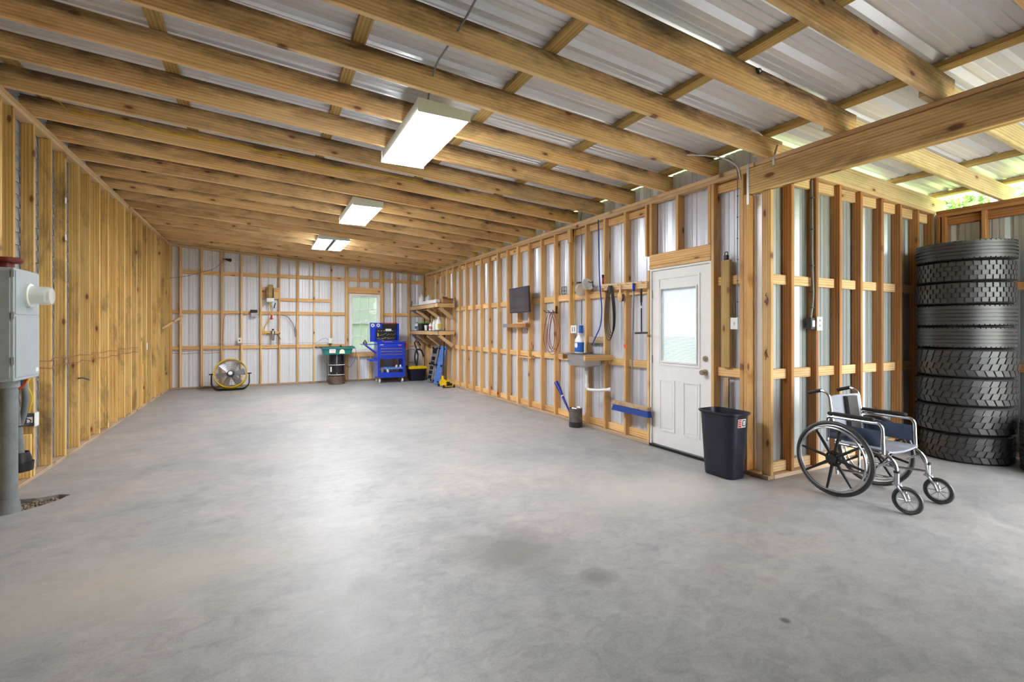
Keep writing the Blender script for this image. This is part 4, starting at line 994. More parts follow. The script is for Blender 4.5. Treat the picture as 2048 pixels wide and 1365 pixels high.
part(t, 'front_plate', MB().box(3.70, 3.895, 10.42, 10.45, .03, .10), 'yellow', bevel=.006)
for x in (3.66, 3.91):
    for y in (10.47, 10.82): part(t, 'wheel', MB().cyl((x, y, .034), (x+.03, y, .034), .033, n=16), 'black')

# ------------------------------------------------------------------ corner shelves
def shelf(zt_, label):
    t = thing('wall_shelf', (3.79, 11.75, zt_), label, 'shelf', 'wooden shelves in the right back corner')
    xf_, ya, yb_ = 3.575, 10.62, YB-.003
    board(t, 'front_board', (xf_+T/2, ya, zt_-.055), (xf_+T/2, yb_, zt_-.055), D, T, (0, 0, 1), 'plate')
    board(t, 'end_board', (xf_+T+.001, ya+T/2, zt_-.055), (XR-.001, ya+T/2, zt_-.055), D, T, (0, 0, 1), 'pine')
    board(t, 'back_board', (XR-T/2-.001, ya+T+.002, zt_-.055), (XR-T/2-.001, yb_, zt_-.055), D, T, (0, 0, 1), 'pine')
    for y in (11.4, 12.2): board(t, 'joist', (xf_+T+.001, y, zt_-.055), (XR-T-.002, y, zt_-.055), D, T, (0, 0, 1), 'pine')
    part(t, 'deck', MB().box(xf_-.004, XR-.002, ya-.003, yb_, zt_-.009, zt_), 'darkgrey')
    for y in (10.66, 11.55, 12.45):
        board(t, 'brace', (xf_+.06, y, zt_-.115), (XR-.03, y, zt_-.36), .08, T, (1, 0, 1), 'plate')
    return t
shelf(1.955, 'upper wooden shelf with diagonal braces in the back corner')
shelf(1.31, 'lower wooden shelf with diagonal braces in the back corner')
bd(wr, 'blocking', XR-.034, XR-.002, 10.55, 10.61, 1.86, 2.05, 'sill')
def jug(x, y, z, s_, mat, label, cap='paper', lab=None, cat='jug', name='jug', grp='bottles on the lower shelf'):
    t = thing(name, (x, y, z), label, cat, grp)
    part(t, 'body', MB().lathe([(.055*s_, 0), (.072*s_, .012*s_), (.074*s_, .15*s_), (.06*s_, .20*s_), (.028*s_, .245*s_), (.02*s_, .26*s_)], 20, (x, y, z), sx=1, sy=.8), mat)
    part(t, 'cap', MB().cyl((x, y, z+.255*s_), (x, y, z+.285*s_), .022*s_, n=12), cap)
    part(t, 'handle', MB().tube(arc([(x-.05*s_, y-.02, z+.13*s_), (x-.085*s_, y-.02, z+.15*s_), (x-.075*s_, y-.02, z+.22*s_), (x-.03*s_, y-.01, z+.235*s_)], .02), .010*s_, 6), mat)
    if lab: part(t, 'label', MB().box(x-.04*s_, x+.04*s_, y-.062*s_, y-.058*s_, z+.05*s_, z+.14*s_), lab)
def bottle(x, y, z, r_, h_, mat, label, cap='paper', lab=None, name='bottle', cat='bottle', grp='bottles on the lower shelf', nozzle=False):
    t = thing(name, (x, y, z), label, cat, grp)
    part(t, 'body', MB().lathe([(r_*.9, 0), (r_, .01), (r_, h_*.68), (r_*.35, h_*.84), (r_*.35, h_*.9)], 18, (x, y, z)), mat)
    part(t, 'cap', MB().cyl((x, y, z+h_*.9), (x, y, z+h_), r_*.4, r_*.15 if nozzle else r_*.4, 10), cap)
    if lab: part(t, 'label', MB().lathe([(r_+.001, h_*.2), (r_+.001, h_*.5)], 18, (x, y, z)), lab)
z1_, z2_ = 1.311, 1.956
bottle(3.66, 12.55, z1_, .052, .22, 'plastic_white', 'white square bottle with black cap, leftmost on the lower shelf', 'black', 'bluelabel')
t = thing('storage_box', (3.70, 12.15, z1_), 'clear tub of black parts with a green lid on the lower shelf', 'box')
part(t, 'tub', MB().box(3.62, 3.82, 12.0, 12.33, z1_, z1_+.17), 'black', bevel=.01); part(t, 'lid', MB().box(3.61, 3.83, 11.99, 12.34, z1_+.171, z1_+.20), 'green', bevel=.006)
t = thing('battery_charger', (3.64, 12.33, z1_), 'small grey cased tool in front of the green lidded tub', 'tool')
t.name = 'cased_tool'; part(t, 'case', MB().box(3.60, 3.615, 12.24, 12.40, z1_, z1_+.09), 'midgrey', bevel=.003)
solo('plastic_cup', MB().lathe([(.032, 0), (.042, .13), (.039, .13), (.029, .006)], 18, (3.66, 11.75, z1_)), 'plastic_white', (3.66, 11.75, z1_), 'white plastic cup standing on the lower shelf', 'cup')
bottle(3.70, 11.55, z1_, .035, .26, 'black', 'slim black spray can behind the white cup', 'black')
bottle(3.66, 11.38, z1_, .045, .20, 'plastic_white', 'white and pink bottle in the middle of the lower shelf', 'pink', 'pink')
bottle(3.68, 11.18, z1_, .040, .27, 'plastic_white', 'white bottle with long nozzle beside the clear jug', 'paper', nozzle=True)
bottle(3.78, 11.12, z1_, .033, .21, 'navy', 'dark blue bottle between nozzle bottle and clear jug', 'black')
jug(3.70, 10.90, z1_, 1.12, 'translucent', 'frosted jug with yellow label at the shelf end', 'paper', 'yellowlabel')
jug(3.68, 12.20, z2_, 1.0, 'plastic_white', 'white jug at the left of the upper shelf', 'paper', None, grp='jugs on the upper shelf')
jug(3.80, 12.0, z2_, .92, 'plastic_white', 'second white jug just behind, with cream cap', 'cream', None, grp='jugs on the upper shelf')
t = thing('long_carton', (3.72, 11.3, z2_), 'long white carton lying on the upper shelf', 'carton'); part(t, 'carton', MB().box(3.60, 3.70, 10.80, 12.05, z2_+.001, z2_+.085), 'plastic_white', bevel=.004); part(t, 'end_flap', MB().box(3.602, 3.698, 10.79, 10.80, z2_+.003, z2_+.083), 'paper')
t = thing('cardboard_box', (3.85, 10.75, z2_), 'open cardboard box at the near end of the upper shelf', 'box')
part(t, 'box', MB().box(3.72, 3.97, 10.64, 10.95, z2_, z2_+.10), 'cardboard', bevel=.003)
part(t, 'flap', MB().hull8([(3.72, 10.60, z2_+.10), (3.97, 10.60, z2_+.10), (3.97, 10.64, z2_+.10), (3.72, 10.64, z2_+.10)], [(3.72, 10.59, z2_+.104), (3.97, 10.59, z2_+.104), (3.97, 10.64, z2_+.104), (3.72, 10.64, z2_+.104)]), 'cardboard')
for k in range(3): solo('rag_bundle', MB().ball((3.76+.06*k, 10.72+.07*k, z2_+.125), .028+.004*k, 9, .8), ('grime', 'copper', 'darkgrey')[k], (3.76+.06*k, 10.72+.07*k, z2_+.11), ('grey', 'reddish', 'charcoal')[k]+' rag ball lying in the open cardboard box', 'rag')
solo('glass_tray', MB().box(3.60, 3.72, 12.45, 12.86, z2_, z2_+.05), 'translucent', (3.66, 12.65, z2_), 'shallow clear tray at the far left of the upper shelf', 'tray', bevel=.006)
solo('putty_knife', MB().box(3.595, 3.60, 12.80, 12.84, z2_, z2_+.10).box(3.59, 3.606, 12.805, 12.835, z2_+.10, z2_+.14), 'black', (3.6, 12.82, z2_), 'putty knife standing against the back wall on the upper shelf', 'tool')

# ------------------------------------------------------------------ things on the back wall
t = thing('hose_reel', (.17, YB-.1, 2.2), 'yellow hose reel on a board on the back wall', 'hose reel')
part(t, 'reel', MB().box(.125, .245, YB-.16, YB-.005, 2.08, 2.40), 'treated', bevel=.02)
for x in (.105, .25): part(t, 'cheek', MB().lathe([(.12, 0), (.12, .012), (.0001, .012)], 20, (x, YB-.13, 2.20), 'X'), 'alu')
part(t, 'hose', MB().tube(arc([(.16, YB-.12, 2.05), (.19, YB-.08, 1.85), (.21, YB-.06, 1.65), (.12, YB-.05, 1.50), (.04, YB-.05, 1.35), (.07, YB-.05, 1.25), (.14, YB-.05, 1.24)], .12), .010, 8), 'yellowcable')
part(t, 'hose_guide', MB().box(.10, .26, YB-.16, YB-.02, 1.99, 2.08), 'plastic_white', bevel=.008)
part(t, 'connector', MB().cyl((.175, YB-.085, 1.97), (.195, YB-.08, 1.87), .014, n=10).cyl((.29, YB-.04, 1.97), (.26, YB-.04, 1.84), .013, n=10), 'darkgrey')
t = thing('red_coupler', (.205, YB-.07, 1.62), 'red valve coupler on the yellow hose below the reel', 'valve')
part(t, 'body', MB().cyl((.205, YB-.08, 1.57), (.205, YB-.08, 1.68), .02, n=12), 'red'); part(t, 'lever', MB().box(.17, .25, YB-.105, YB-.095, 1.585, 1.605), 'red')
t = thing('air_regulator', (.24, YB-.06, 1.2), 'air filter and regulator on a short board under the hose reel', 'regulator')
part(t, 'mount', MB().box(.20, .28, YB-.03, YB+.04, 1.20, 1.29), 'black'); part(t, 'bowl', MB().lathe([(.015, -.15), (.03, -.13), (.03, -.02), (.036, 0), (.036, .05), (.018, .07), (.018, .10)], 16, (.235, YB-.06, 1.22)), 'steel')
part(t, 'pipe', MB().tube(arc([(.10, YB-.05, 1.245), (.20, YB-.06, 1.225), (.34, YB-.06, 1.22), (.40, YB-.05, 1.25)], .03), .010, 6).tube([(.33, YB-.055, 1.22), (.40, YB-.05, 1.10)], .012, 6), 'grime'); part(t, 'knob', MB().cyl((.235, YB-.06, 1.31), (.235, YB-.06, 1.35), .022, n=12), 'black')
t = thing('timer_box', (-.16, YB, 1.7), 'grey box with black top mounted on a back wall girt', 'electrical box')
part(t, 'case', MB().box(-.23, -.10, YB-.03, YB+.05, 1.63, 1.73), 'greybox', bevel=.005); part(t, 'cap', MB().box(-.24, -.09, YB-.04, YB+.05, 1.731, 1.80), 'black', bevel=.008)
t = thing('wall_outlet', (-.46, YB, 1.08), 'white outlet cover right of the fan on a back wall stud', 'outlet'); part(t, 'cover_plate', MB().box(-.50, -.42, YB-.025, YB-.001, 1.02, 1.14), 'plastic_white', bevel=.003); part(t, 'socket', MB().box(-.475, -.45, YB-.027, YB-.0251, 1.06, 1.10), 'darkgrey')
t = thing('wall_outlet', (1.53, YB, 1.05), 'white outlet box above the teal basin on the back wall', 'outlet'); part(t, 'cover_plate', MB().box(1.49, 1.575, YB-.035, YB-.001, .985, 1.115), 'plastic_white', bevel=.004); part(t, 'box', MB().box(1.50, 1.56, YB-.02, YB-.001, .955, .984), 'darkgrey')
solo('extension_cord', MB().tube(arc([(1.50, YB-.03, 1.06), (1.42, YB-.03, 1.13), (1.30, YB-.03, 1.08), (1.16, YB-.025, .97)], .06), .005, 6), 'midgrey', (1.3, YB, 1.05), 'grey cord running left from the outlet above the basin', 'cord')
t = thing('spot_light', (-.72, YB, 2.95), 'small black spotlight high on the back wall', 'light'); part(t, 'arm', MB().cyl((-.80, YB-.002, 2.96), (-.72, YB-.06, 2.95), .010, n=8), 'black'); part(t, 'head', MB().cyl((-.73, YB-.05, 2.95), (-.64, YB-.12, 2.925), .022, .04, 14), 'black')
solo('thin_cable', MB().tube(arc([(-1.80, YB-.03, 2.47), (-1.5, YB-.02, 2.52), (-1.2, YB-.01, 2.63), (-.95, YB-.01, 2.72), (-.78, YB-.02, 2.92)], .2), .004, 5), 'darkgrey', (-1.3, YB, 2.6), 'thin dark cable slanting up to the black spotlight', 'cable')
solo('hanging_hose', MB().tube(arc([(.42, YB-.01, 1.68), (.55, YB-.02, 1.66), (.70, YB-.02, 1.45), (.73, YB-.02, 1.15)], .12), .011, 6), 'midgrey', (.6, YB, 1.4), 'grey hose end curving down the back wall', 'hose')
for k, z in enumerate((.85, .80)): solo('red_wire_run', MB().tube([(-1.80+.12*i, YB+.02, z+.008*math.sin(i*1.7+k)) for i in range(9)], .004, 5), 'copper', (-1.3, YB, z), ('upper' if k == 0 else 'lower')+' of two reddish wires under the low girt behind the fan', 'wire')
solo('red_wire_loop', MB().tube(arc([(-.80, YB-.01, .93), (-.79, YB-.01, 1.3), (-.78, YB-.01, 1.62), (-.70, YB-.01, 1.70), (-.5, YB-.01, 1.71), (-.25, YB-.01, 1.70)], .1), .004, 5), 'copper', (-.6, YB, 1.3), 'red wire climbing a stud to the grey timer box', 'wire')
solo('grey_wire_run', MB().tube([(-1.1+.13*i, YB-.006, 1.0+.008*math.sin(i*1.3)) for i in range(21)], .0035, 5), 'midgrey', (0, YB, 1.0), 'long thin grey wire along the top of the low girt', 'wire')
solo('wood_peg', MB().box(.745, .765, YB-.06, YB, 1.34, 1.49), 'tan', (.75, YB, 1.4), 'small wooden peg hanging on a back wall stud', 'peg', bevel=.003)

# ------------------------------------------------------------------ things on the right wall
t = thing('television', (3.88, 7.15, 1.85), 'flat black television mounted on the right wall', 'television')
part(t, 'housing', MB().hull8([(3.81, 6.74, 1.62), (3.835, 6.74, 1.62), (3.875, 7.5, 1.62), (3.85, 7.5, 1.62)], [(3.79, 6.74, 2.045), (3.815, 6.74, 2.045), (3.855, 7.5, 2.045), (3.83, 7.5, 2.045)]), 'black', bevel=.004)
part(t, 'screen', MB().add([(3.8075, 6.755, 1.635), (3.8465, 7.485, 1.635), (3.8275, 7.485, 2.03), (3.7885, 6.755, 2.03)], [(0, 1, 2, 3)]), 'screen')
part(t, 'wall_mount', MB().box(3.84, XR, 7.10, 7.16, 1.78, 1.90), 'blackmetal')
t = thing('small_shelf', (3.95, 7.4, 1.4), 'short wooden shelf box under the television', 'shelf')
part(t, 'front_board', MB().box(3.90, 3.99, 7.03, 7.66, 1.375, 1.44), 'stud_dark', bevel=.003); part(t, 'top_board', MB().box(3.90, XR, 7.03, 7.50, 1.441, 1.458), 'plate'); part(t, 'end_block', MB().box(3.90, 3.988, 7.661, 7.88, 1.38, 1.44), 'midgrey', bevel=.003)
solo('tv_cable', MB().tube(arc([(4.02, 7.2, 1.36), (4.03, 7.1, 1.22), (4.04, 7.06, 1.05), (4.04, 7.2, .98)], .08), .005, 6), 'black', (4.03, 7.1, 1.2), 'thin black cable dangling below the television shelf', 'cable')
# coil on hook
t = thing('wire_coil', (3.93, 6.22, 1.3), 'loose coil of reddish brown wire hanging from a black hook', 'wire coil')
for k in range(5):
    w_ = .17+.025*k*((-1)**k)*.6; h_ = .28+.02*(k % 3)
    part(t, 'wire_loop', MB().tube([(3.93-.008*k, 6.22+.02*(k-2)+w_*math.cos(a)*(.55+.45*(1-math.sin(a))/2), 1.60-h_+h_*math.sin(a)) for a in [2*PI*i/26 for i in range(26)]], .005, 5, True), 'copper')
t = thing('black_hook', (3.95, 6.24, 1.62), 'black branching wall hook holding the wire coil', 'hook')
hk = MB().box(3.965, 3.99, 6.19, 6.215, 1.58, 1.70)
for a in (-.14, -.05, .06, .15): hk.tube(arc([(3.97, 6.24, 1.61), (3.92, 6.24+a, 1.60), (3.89, 6.24+a*1.3, 1.635)], .02), .006, 5)
part(t, 'prongs', hk, 'blackmetal')
# clamp lamp
t = thing('clamp_lamp', (3.92, 5.6, 1.93), 'aluminium reflector clamp lamp with black cord on the girt', 'lamp')
m_ = MB(); m_.X = TR(3.94, 5.60, 1.935) @ RX(.35) @ RY(-.5) @ RX(PI/2)
m_.lathe([(.10, .12), (.098, .115), (.075, .05), (.04, 0), (.035, .0), (.068, .05), (.092, .118)], 24); part(t, 'reflector', m_, 'reflector')
m_ = MB(); m_.X = TR(3.93, 5.43, 1.92) @ RX(-.4) @ RY(-.4) @ RX(PI/2); m_.lathe([(.085, .10), (.083, .095), (.06, .04), (.03, 0), (.025, .0), (.055, .04), (.078, .098)], 24); part(t, 'reflector', m_, 'reflector')
part(t, 'cord', MB().tube([(3.95, 5.62-.035*i, 1.985+.012*math.sin(i*1.9)) for i in range(11)]+[(3.95, 5.25+.02*math.cos(a), 1.95+.035*math.sin(a)) for a in (1.5, .5, -.5, -1.5, -2.5)], .007, 6), 'black'); part(t, 'clamp', MB().box(3.93, 3.98, 5.55, 5.62, 1.955, 2.01), 'black', bevel=.005)
t = thing('cord_clip', (4.07, 6.14, 1.93), 'small wire frame clipped on the metal above the girt', 'clip')
part(t, 'frame', MB().tube([(4.07, 6.08, 1.88), (4.07, 6.20, 1.88), (4.07, 6.20, 1.99), (4.07, 6.08, 1.99)], .006, 5, True).tube([(4.07, 6.14, 1.88), (4.07, 6.14, 1.99)], .005, 5).tube([(4.07, 6.08, 1.93), (4.07, 6.20, 1.93)], .005, 5), 'grime')
# outlets by the sink
t = thing('wall_outlet', (3.97, 5.74, 1.345), 'white double outlet plate on the stud left of the soap bottle', 'outlet'); part(t, 'cover_plate', MB().box(3.962, 3.989, 5.665, 5.80, 1.288, 1.40), 'plastic_white', bevel=.003)
for dy in (-.025, .025): part(t, 'socket', MB().box(3.959, 3.9621, 5.73+dy-.01, 5.73+dy+.01, 1.31, 1.38), 'midgrey')
solo('blue_box', MB().box(4.0, 4.05, 5.61, 5.655, 1.29, 1.40), 'bluelabel', (4.02, 5.63, 1.34), 'blue device plugged beside the white outlet plate', 'electrical box', bevel=.003)
# blue hose
solo('blue_hose', MB().tube(arc([(3.975, 5.17, 2.80), (3.965, 5.15, 2.45), (3.955, 5.12, 1.95), (3.95, 5.06, 1.6), (3.95, 5.09, 1.38), (3.95, 5.20, 1.24), (3.955, 5.28, 1.13)], .25), .009, 8), 'bluecord', (3.96, 5.1, 2), 'thin blue air hose hanging down the right wall', 'hose')
t = thing('red_grip', (3.965, 5.10, 1.93), 'red and black tool handle hanging beside the blue hose', 'tool'); part(t, 'grip', MB().cyl((3.967, 5.065, 1.84), (3.967, 5.065, 2.02), .013, n=10), 'red'); part(t, 'tip', MB().cyl((3.967, 5.065, 2.02), (3.967, 5.065, 2.06), .015, n=10), 'black')
# hook board
hb_ = thing('hook_board', (3.97, 4.65, 1.87), 'pale board with screw hooks nailed across the studs', 'hook board')
board(hb_, 'plank', (3.971, 4.24, 1.862), (3.971, 5.075, 1.893), .085, .034, (0, 0, 1), 'plate')
for y in (4.28, 4.42, 4.55, 4.70, 4.86, 4.97): part(hb_, 'hook', MB().tube(arc([(3.955, y, 1.89), (3.92, y, 1.885), (3.905, y, 1.90), (3.91, y, 1.92)], .012), .004, 5), 'galv')
t = thing('black_cable_loop', (3.92, 4.85, 1.5), 'thick black cable looped over a hook of the hook board', 'cable')
for k in range(4):
    h_ = .30+.015*k; part(t, 'cable_loop', MB().tube([(3.918-.006*k, 4.84+.012*(k-1.5)+(.085+.008*k)*math.cos(a)*(.75+.25*math.sin(-a)), 1.895-h_+h_*math.sin(a)) for a in [2*PI*i/26 for i in range(26)]], .006, 6, True), 'black')
t = thing('wooden_brush', (3.925, 4.68, 1.78), 'tan wooden hand brush hanging on the hook board', 'brush')
m_ = MB().lathe([(.0001, -.10), (.032, -.085), (.045, -.04), (.04, 0), (.016, .03), (.013, .09), (.016, .115), (.0001, .12)], 16, (3.925, 4.675, 1.78), sx=.45); part(t, 'brush_back', m_, 'tan'); part(t, 'bristles', MB().box(3.94, 3.958, 4.645, 4.71, 1.69, 1.78), 'black')
t = thing('push_broom', (3.92, 4.46, .42), 'push broom with blue tipped steel handle and blue bristles hung upside', 'broom')
part(t, 'handle', MB().cyl((3.93, 4.47, .45), (3.925, 4.43, 1.80), .011, n=10), 'alu'); part(t, 'grip', MB().cyl((3.925, 4.43, 1.80), (3.925, 4.428, 1.895), .016, n=10), 'blue')
part(t, 'head', MB().box(3.90, 3.965, 4.17, 4.80, .405, .455), 'sill', bevel=.006); part(t, 'bristles', MB().hull8([(3.90, 4.16, .335), (3.965, 4.16, .335), (3.965, 4.81, .335), (3.90, 4.81, .335)], [(3.91, 4.18, .404), (3.958, 4.18, .404), (3.958, 4.79, .404), (3.91, 4.79, .404)]), 'bluebroom')
t = thing('squeegee', (3.93, 4.30, 1.3), 'black squeegee tool with T head hanging left of the door', 'squeegee')
part(t, 'handle', MB().cyl((3.935, 4.305, 1.31), (3.94, 4.315, 1.82), .008, n=8), 'black'); part(t, 'grip', MB().cyl((3.9385, 4.312, 1.66), (3.94, 4.315, 1.82), .013, n=10), 'black'); part(t, 'collar', MB().cyl((3.9365, 4.31, 1.59), (3.937, 4.311, 1.62), .012, n=8), 'paper'); part(t, 'head', MB().cyl((3.935, 4.21, 1.305), (3.935, 4.41, 1.30), .012, n=8), 'black')
solo('orange_sticker', MB().lathe([(.028, 0), (.0001, .001)], 18, (XR-.001, 4.655, 1.137), Matrix(((0,0,-1),(0,1,0),(1,0,0)))), 'orange', (XR, 4.655, 1.137), 'round orange sticker on a stud left of the door', 'sticker')
# sink
t = thing('utility_sink', (3.85, 5.1, .95), 'stainless steel sink set in a wooden frame on the right wall', 'sink')
s5 = lambda hx, hy, z, r=.06, oy=0: [(3.80+x, 5.235+oy+y, z) for x, y in rrect(hx, hy, r, 4)]
part(t, 'bowl', loft(MB(), [s5(.12, .14, .855), s5(.16, .19, .875), s5(.172, .208, 1.010), s5(.162, .198, 1.012), s5(.15, .18, .885), s5(.11, .13, .866)]), 'steel')
rim = MB(); q = [s5(.170, .206, 1.012), s5(.198, .29, 1.013, .03, .06), s5(.198, .29, 1.019, .03, .06), s5(.170, .206, 1.019)]; part(t, 'rim', loft(rim, q, False, False), 'steel')
board(t, 'frame_board', (3.600, 4.968, .978), (XR+.06, 4.968, .978), .066, T, (0, 0, 1), 'pine')
board(t, 'frame_board', (3.68, 5.60, .97), (XR+.04, 5.60, .97), .066, T, (0, 0, 1), 'pine')
part(t, 'ledge', MB().box(3.80, XR, 5.64, 5.86, 1.0, 1.012), 'sill')
dp = MB().cyl((3.80, 5.19, .80), (3.80, 5.19, .856), .03, n=14); part(t, 'strainer', dp, 'steel')
t2 = thing('drain_pipe', (3.80, 5.19, .55), 'white plastic drain pipe curving under the sink', 'pipe')
part(t2, 'pipe', MB().tube(arc([(3.80, 5.19, .80), (3.80, 5.19, .55), (3.87, 5.05, .55), (3.98, 4.92, .57)], .05), .020, 10), 'pvc_white'); part(t2, 'coupling', MB().cyl((3.80, 5.19, .58), (3.80, 5.19, .63), .026, n=12).cyl((3.96, 4.945, .566), (3.98, 4.92, .57), .027, n=12), 'pvc_white')
t = thing('soap_bottle', (3.80, 5.38, 1.018), 'big clear soap bottle with blue label standing on the sink rim', 'bottle')
e = lambda r_, z: (r_, z); part(t, 'body', MB().lathe([(.07, 0), (.082, .012), (.083, .14), (.07, .19), (.035, .235), (.025, .25)], 24, (3.80, 5.36, 1.02), sx=.6), 'translucent')
part(t, 'label', MB().lathe([(.083, .02), (.0845, .04), (.0845, .15)], 24, (3.80, 5.36, 1.02), sx=.6), 'bluelabel', 'blue wrapper'); part(t, 'logo', MB().lathe([(.035, 0), (.0001, .002)], 16, (3.748, 5.36, 1.13), Matrix(((0,0,-1),(0,1,0),(1,0,0)))), 'paper'); part(t, 'cap', MB().cyl((3.80, 5.36, 1.268), (3.80, 5.36, 1.295), .026, n=12), 'paper')
# can with bat
t = thing('metal_can', (3.84, 5.50, 0), 'grimy steel can with rusty black base under the sink', 'can')
part(t, 'can', MB().lathe([(.088, .002), (.092, .01), (.09, .075), (.093, .08), (.09, .085), (.09, .26), (.084, .26), (.084, .02)], 28, (3.84, 5.50, 0)), 'grime'); part(t, 'base_band', MB().lathe([(.0905, .003), (.094, .012), (.0925, .07)], 28, (3.84, 5.50, 0)), 'rubber'); part(t, 'lid', MB().torus(.06, .012, (3.84, 5.48, .262), 'Z', 20, 6), 'steel')
t = thing('baseball_bat', (3.86, 5.56, .03), 'royal blue bat standing handle down in the steel can', 'bat')
A = Vector((3.85, 5.53, .03)); B_ = Vector((3.90, 6.10, .57)); R_ = (B_-A).to_track_quat('Z', 'Y').to_matrix(); L_ = (B_-A).length
part(t, 'bat', MB().lathe([(.022, 0), (.022, .012), (.013, .02), (.013, L_*.35), (.018, L_*.6), (.031, L_*.85), (.033, L_*.97), (.0001, L_)], 18, A, R_), 'batblue')
part(t, 'tape_band', MB().lathe([(.0215, L_*.62), (.0255, L_*.64)], 18, A, R_), 'paper')
# switch and black item right of door
t = thing('light_switch', (3.975, 3.10, 1.4), 'white light switch plate right of the door', 'light switch'); part(t, 'plate', MB().box(3.975, 3.989, 3.055, 3.135, 1.345, 1.457), 'plastic_white', bevel=.002); part(t, 'toggle', MB().box(3.965, 3.975, 3.088, 3.102, 1.39, 1.412), 'plastic_white')
t = thing('padlock', (4.02, 3.22, 2.02), 'small black object sitting on top of the short board by the door', 'padlock'); part(t, 'body', MB().box(4.005, 4.035, 3.195, 3.235, 2.021, 2.07), 'black', bevel=.004); part(t, 'shackle', MB().tube(arc([(4.02, 3.20, 2.07), (4.02, 3.20, 2.10), (4.02, 3.23, 2.10), (4.02, 3.23, 2.07)], .012), .005, 6), 'blackmetal')
t = thing('switch_conduit', (3.985, 3.07, 2.1), 'thin grey cable stapled down to the light switch', 'cable')
part(t, 'cable', MB().tube(arc([(3.92, 3.45, 3.02), (3.95, 3.12, 2.98), (3.983, 3.06, 2.86), (3.983, 3.062, 2.2), (3.983, 3.062, 1.46)], .06), .005, 6), 'pvc')
for z in (1.6, 1.8, 2.0, 2.2, 2.4, 2.6): part(t, 'staple', MB().box(3.978, 3.989, 3.056, 3.069, z, z+.008), 'darkgrey')
t = thing('pencil_marks', (4.035, 2.80, 1.5), 'faint dark carpenter scribble on the corner stud by the trash can', 'marking')
for k, (z_, y_, l_) in enumerate(((1.66, 2.80, .03), (1.63, 2.79, .05), (1.60, 2.81, .03), (1.58, 2.80, .05), (1.15, 2.80, .04), (1.12, 2.79, .06), (1.09, 2.80, .04))):
    m_ = MB(); m_.X = TR(4.0245, y_, z_) @ RX(.4*((-1)**k)); m_.box(-.0006, .0002, -.003, .003, -l_/2, l_/2); part(t, 'stroke', m_, 'black')
# stub wall outlet
t = thing('outlet_box', (4.66, YS, 1.4), 'grey outlet box beside a white double outlet on the side bay wall', 'outlet', 'outlets on the side bay wall')
part(t, 'box', MB().box(4.64, 4.702, YS+.01, YS+.06, 1.345, 1.455), 'darkgrey', bevel=.003); part(t, 'cover', MB().box(4.65, 4.69, YS+.004, YS+.01, 1.37, 1.43), 'paper')
t = thing('wall_outlet', (4.72, YS, 1.4), 'white double outlet cover on the stud above the wheelchair', 'outlet', 'outlets on the side bay wall')
part(t, 'cover_plate', MB().box(4.70, 4.785, YS-.012, YS-.001, 1.335, 1.465), 'plastic_white', bevel=.002)
for z in (1.37, 1.42): part(t, 'socket', MB().box(4.732, 4.752, YS-.014, YS-.0121, z, z+.022), 'midgrey')
t = thing('conduit_run', (4.68, YS+.03, 2.1), 'grey conduit running down the stud to the side bay outlet', 'conduit')
part(t, 'conduit', MB().tube(arc([(4.695, YS+.035, 2.78), (4.690, YS+.03, 2.3), (4.67, YS+.02, 2.0), (4.69, YS+.02, 1.65), (4.675, YS+.035, 1.456)], .2), .0095, 8), 'pvc')
for z in (2.6, 2.3, 1.95, 1.7, 1.55): part(t, 'clip', MB().box(4.665, 4.702, YS+.012, YS+.045, z, z+.008), 'darkgrey')

# ------------------------------------------------------------------ ceiling cables and bits
t = thing('romex_cable', (1, 5.8, 3.1), 'thin yellow cable stapled along a rafter across the ceiling', 'cable')
yr_ = ys[17]-T-.006
pts = [(x, yr_, z) for x, z in [(-1.67, 3.423), (-1.63, 3.41), (-1.58, 3.351), (-1.47, 3.328), (-1.17, 3.331), (-0.85, 3.284), (-0.5, 3.267), (-0.17, 3.267), (0.13, 3.224), (0.37, 3.21), (0.63, 3.173), (0.94, 3.18), (1.36, 3.178), (1.66, 3.149), (1.98, 3.081), (2.28, 3.063), (2.56, 3.069), (2.82, 3.051), (3.07, 3.014), (3.34, 3.018), (3.6, 2.999), (3.81, 2.979), (3.94, 2.936), (4.03, 2.887)]]
part(t, 'cable', MB().tube(pts, .006, 6), 'yellowcable')
for j in range(2, len(pts)-1, 4): part(t, 'staple', MB().box(pts[j][0]-.008, pts[j][0]+.008, yr_-.006, yr_+.005, pts[j][2]-.008, pts[j][2]+.008), 'galv')
solo('hanging_cable', MB().tube(arc([(1.03, 2.0, 3.20), (1.06, 2.62, 3.17), (1.04, 2.9, 3.13), (1.07, 3.2, 3.19), (1.12, 3.5, 3.16), (1.13, 3.6, 3.06)], .12), .0065, 6), 'pvc', (1.05, 2.6, 3.15), 'grey cable above the rafters feeding the nearest ceiling light', 'cable')
solo('wall_top_cable', MB().tube(arc([(3.5, 3.42, 3.02), (3.75, 3.30, 3.03), (3.92, 3.15, 2.98), (3.98, 3.05, 2.88), (3.982, 3.03, 2.75)], .12), .006, 6), 'plastic_white', (3.8, 3.2, 2.98), 'pale cable curving over the wall plate near the beam', 'cable')
solo('yellow_drop_cable', MB().tube(arc([(4.03, 5.80, 2.86), (4.032, 5.81, 2.4), (4.03, 5.815, 1.9), (4.03, 5.80, 1.42)], .1), .006, 6), 'yellowcable', (4.03, 5.8, 2.2), 'yellow cable running down a stud above the white outlet', 'cable')
solo('conduit_drop', MB().tube(arc([(4.04, 5.62, 3.04), (4.03, 5.66, 2.9), (4.05, 5.66, 2.7), (4.05, 5.66, 2.2), (4.05, 5.66, 1.41)], .1), .008, 6), 'pvc', (4.05, 5.66, 2.2), 'thin grey conduit dropping to the blue device', 'conduit')
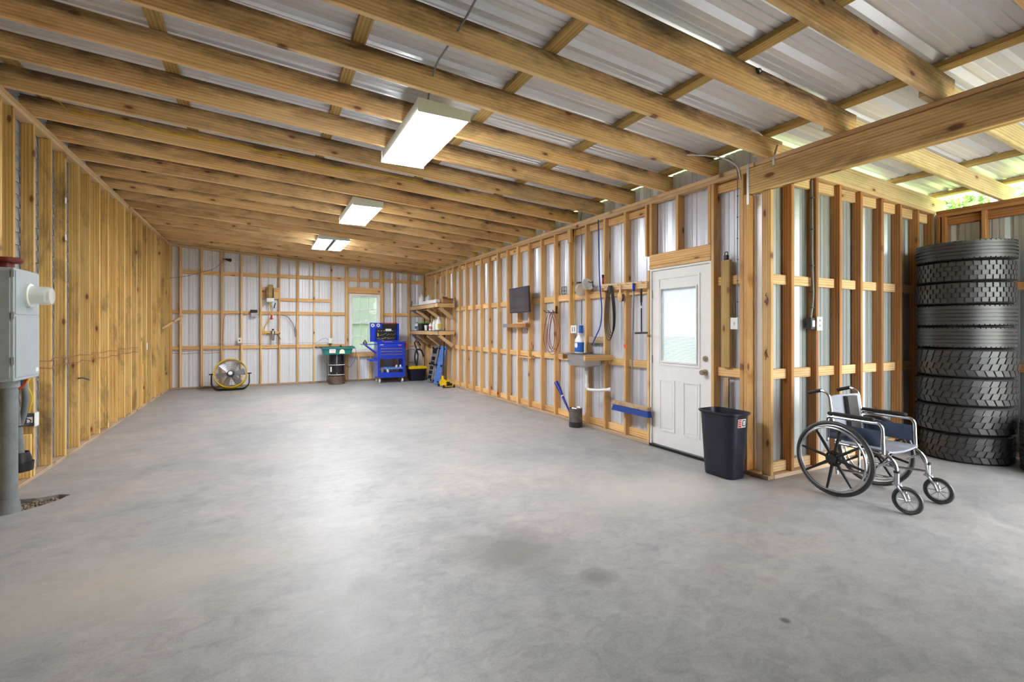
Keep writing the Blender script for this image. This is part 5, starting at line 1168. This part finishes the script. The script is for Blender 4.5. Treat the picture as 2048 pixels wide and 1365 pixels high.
solo('grey_drop_cable', MB().tube(arc([(3.7, 2.72, 3.05), (3.9, 2.74, 3.05), (3.98, 2.80, 2.97), (4.0, 2.82, 2.89)], .08), .006, 6), 'plastic_white', (3.9, 2.75, 3.0), 'grey cable arching over the beam end', 'cable')
t = thing('insulator_knob', (2.95, 2.1, 3.05), 'small round black insulator on a rafter near the beam', 'insulator')
part(t, 'ring', MB().torus(.016, .006, (2.98, ys[11]-.61*0-T-.01, zb(2.98)+.15), 'Y', 16, 6), 'black'); part(t, 'stem', MB().cyl((2.98, ys[11]-T-.016, zb(2.98)+.15), (2.98, ys[11]-T, zb(2.98)+.15), .008, n=8), 'plastic_white')

# ------------------------------------------------------------------ greenery outside
def leaves(mb, c, r, n_, sz, squash=.8):
    for k in range(n_):
        u = Vector((random.gauss(0, 1), random.gauss(0, 1), random.gauss(0, 1))).normalized()*(r*(.55+.45*random.random()))
        p = Vector(c)+Vector((u.x, u.y, u.z*squash)); a = Vector((random.gauss(0, 1), random.gauss(0, 1), random.gauss(0, 1))).normalized(); b_ = a.orthogonal().normalized(); s_ = sz*random.uniform(.6, 1.3)
        mb.v += [p-a*s_, p+b_*s_*.5, p+a*s_, p-b_*s_*.5]; o = len(mb.v)-4; mb.f.append((o, o+1, o+2, o+3)); mb.sm.append(False)
def tree(x, y, h, r, label, name='tree', n_=2600, low=.35):
    t = thing(name, (x, y, -.16), label, name, 'greenery outside the workshop')
    part(t, 'trunk', MB().tube([(x, y, -.16), (x+.1, y, h*.4), (x, y+.1, h*.8)], .12, 8, radii=[.16, .11, .04]), 'bark')
    mb = MB()
    for k in range(9):
        a = random.random()*2*PI; q = r*.55*random.random()
        leaves(mb, (x+q*math.cos(a), y+q*math.sin(a), h*(low+(1-low)*(k+.5)/9)), r*random.uniform(.5, .8), n_//9, .11)
    part(t, 'foliage', mb, 'leaf', kind='stuff')
tree(2.4, 16.2, 3.8, 1.5, 'leafy tree seen through the back window, left', low=.05, n_=3600)
tree(5.4, 17.4, 4.2, 1.6, 'leafy tree seen through the back window, right', low=.05, n_=3000)
tree(3.2, 21.5, 6.5, 2.6, 'taller tree farther behind the back window', low=.1)
tree(11.8, 4.6, 5.2, 1.9, 'tree seen through the eave gap above the side bay wall', n_=3600)
tree(12.5, .6, 5.6, 2.0, 'tree outside beyond the right side of the bay', n_=3600)
tree(12.0, 9.0, 5.0, 2.0, 'tree outside beyond the entry door')
for k, (x, y) in enumerate(((-9, -14), (-2, -17), (5, -16), (12, -13), (17, -6))):
    tree(x, y, 6.5, 3.4, 'broad tree across the yard behind the camera, number %s from the left' % ('one', 'two', 'three', 'four', 'five')[k], n_=1500, low=.2)
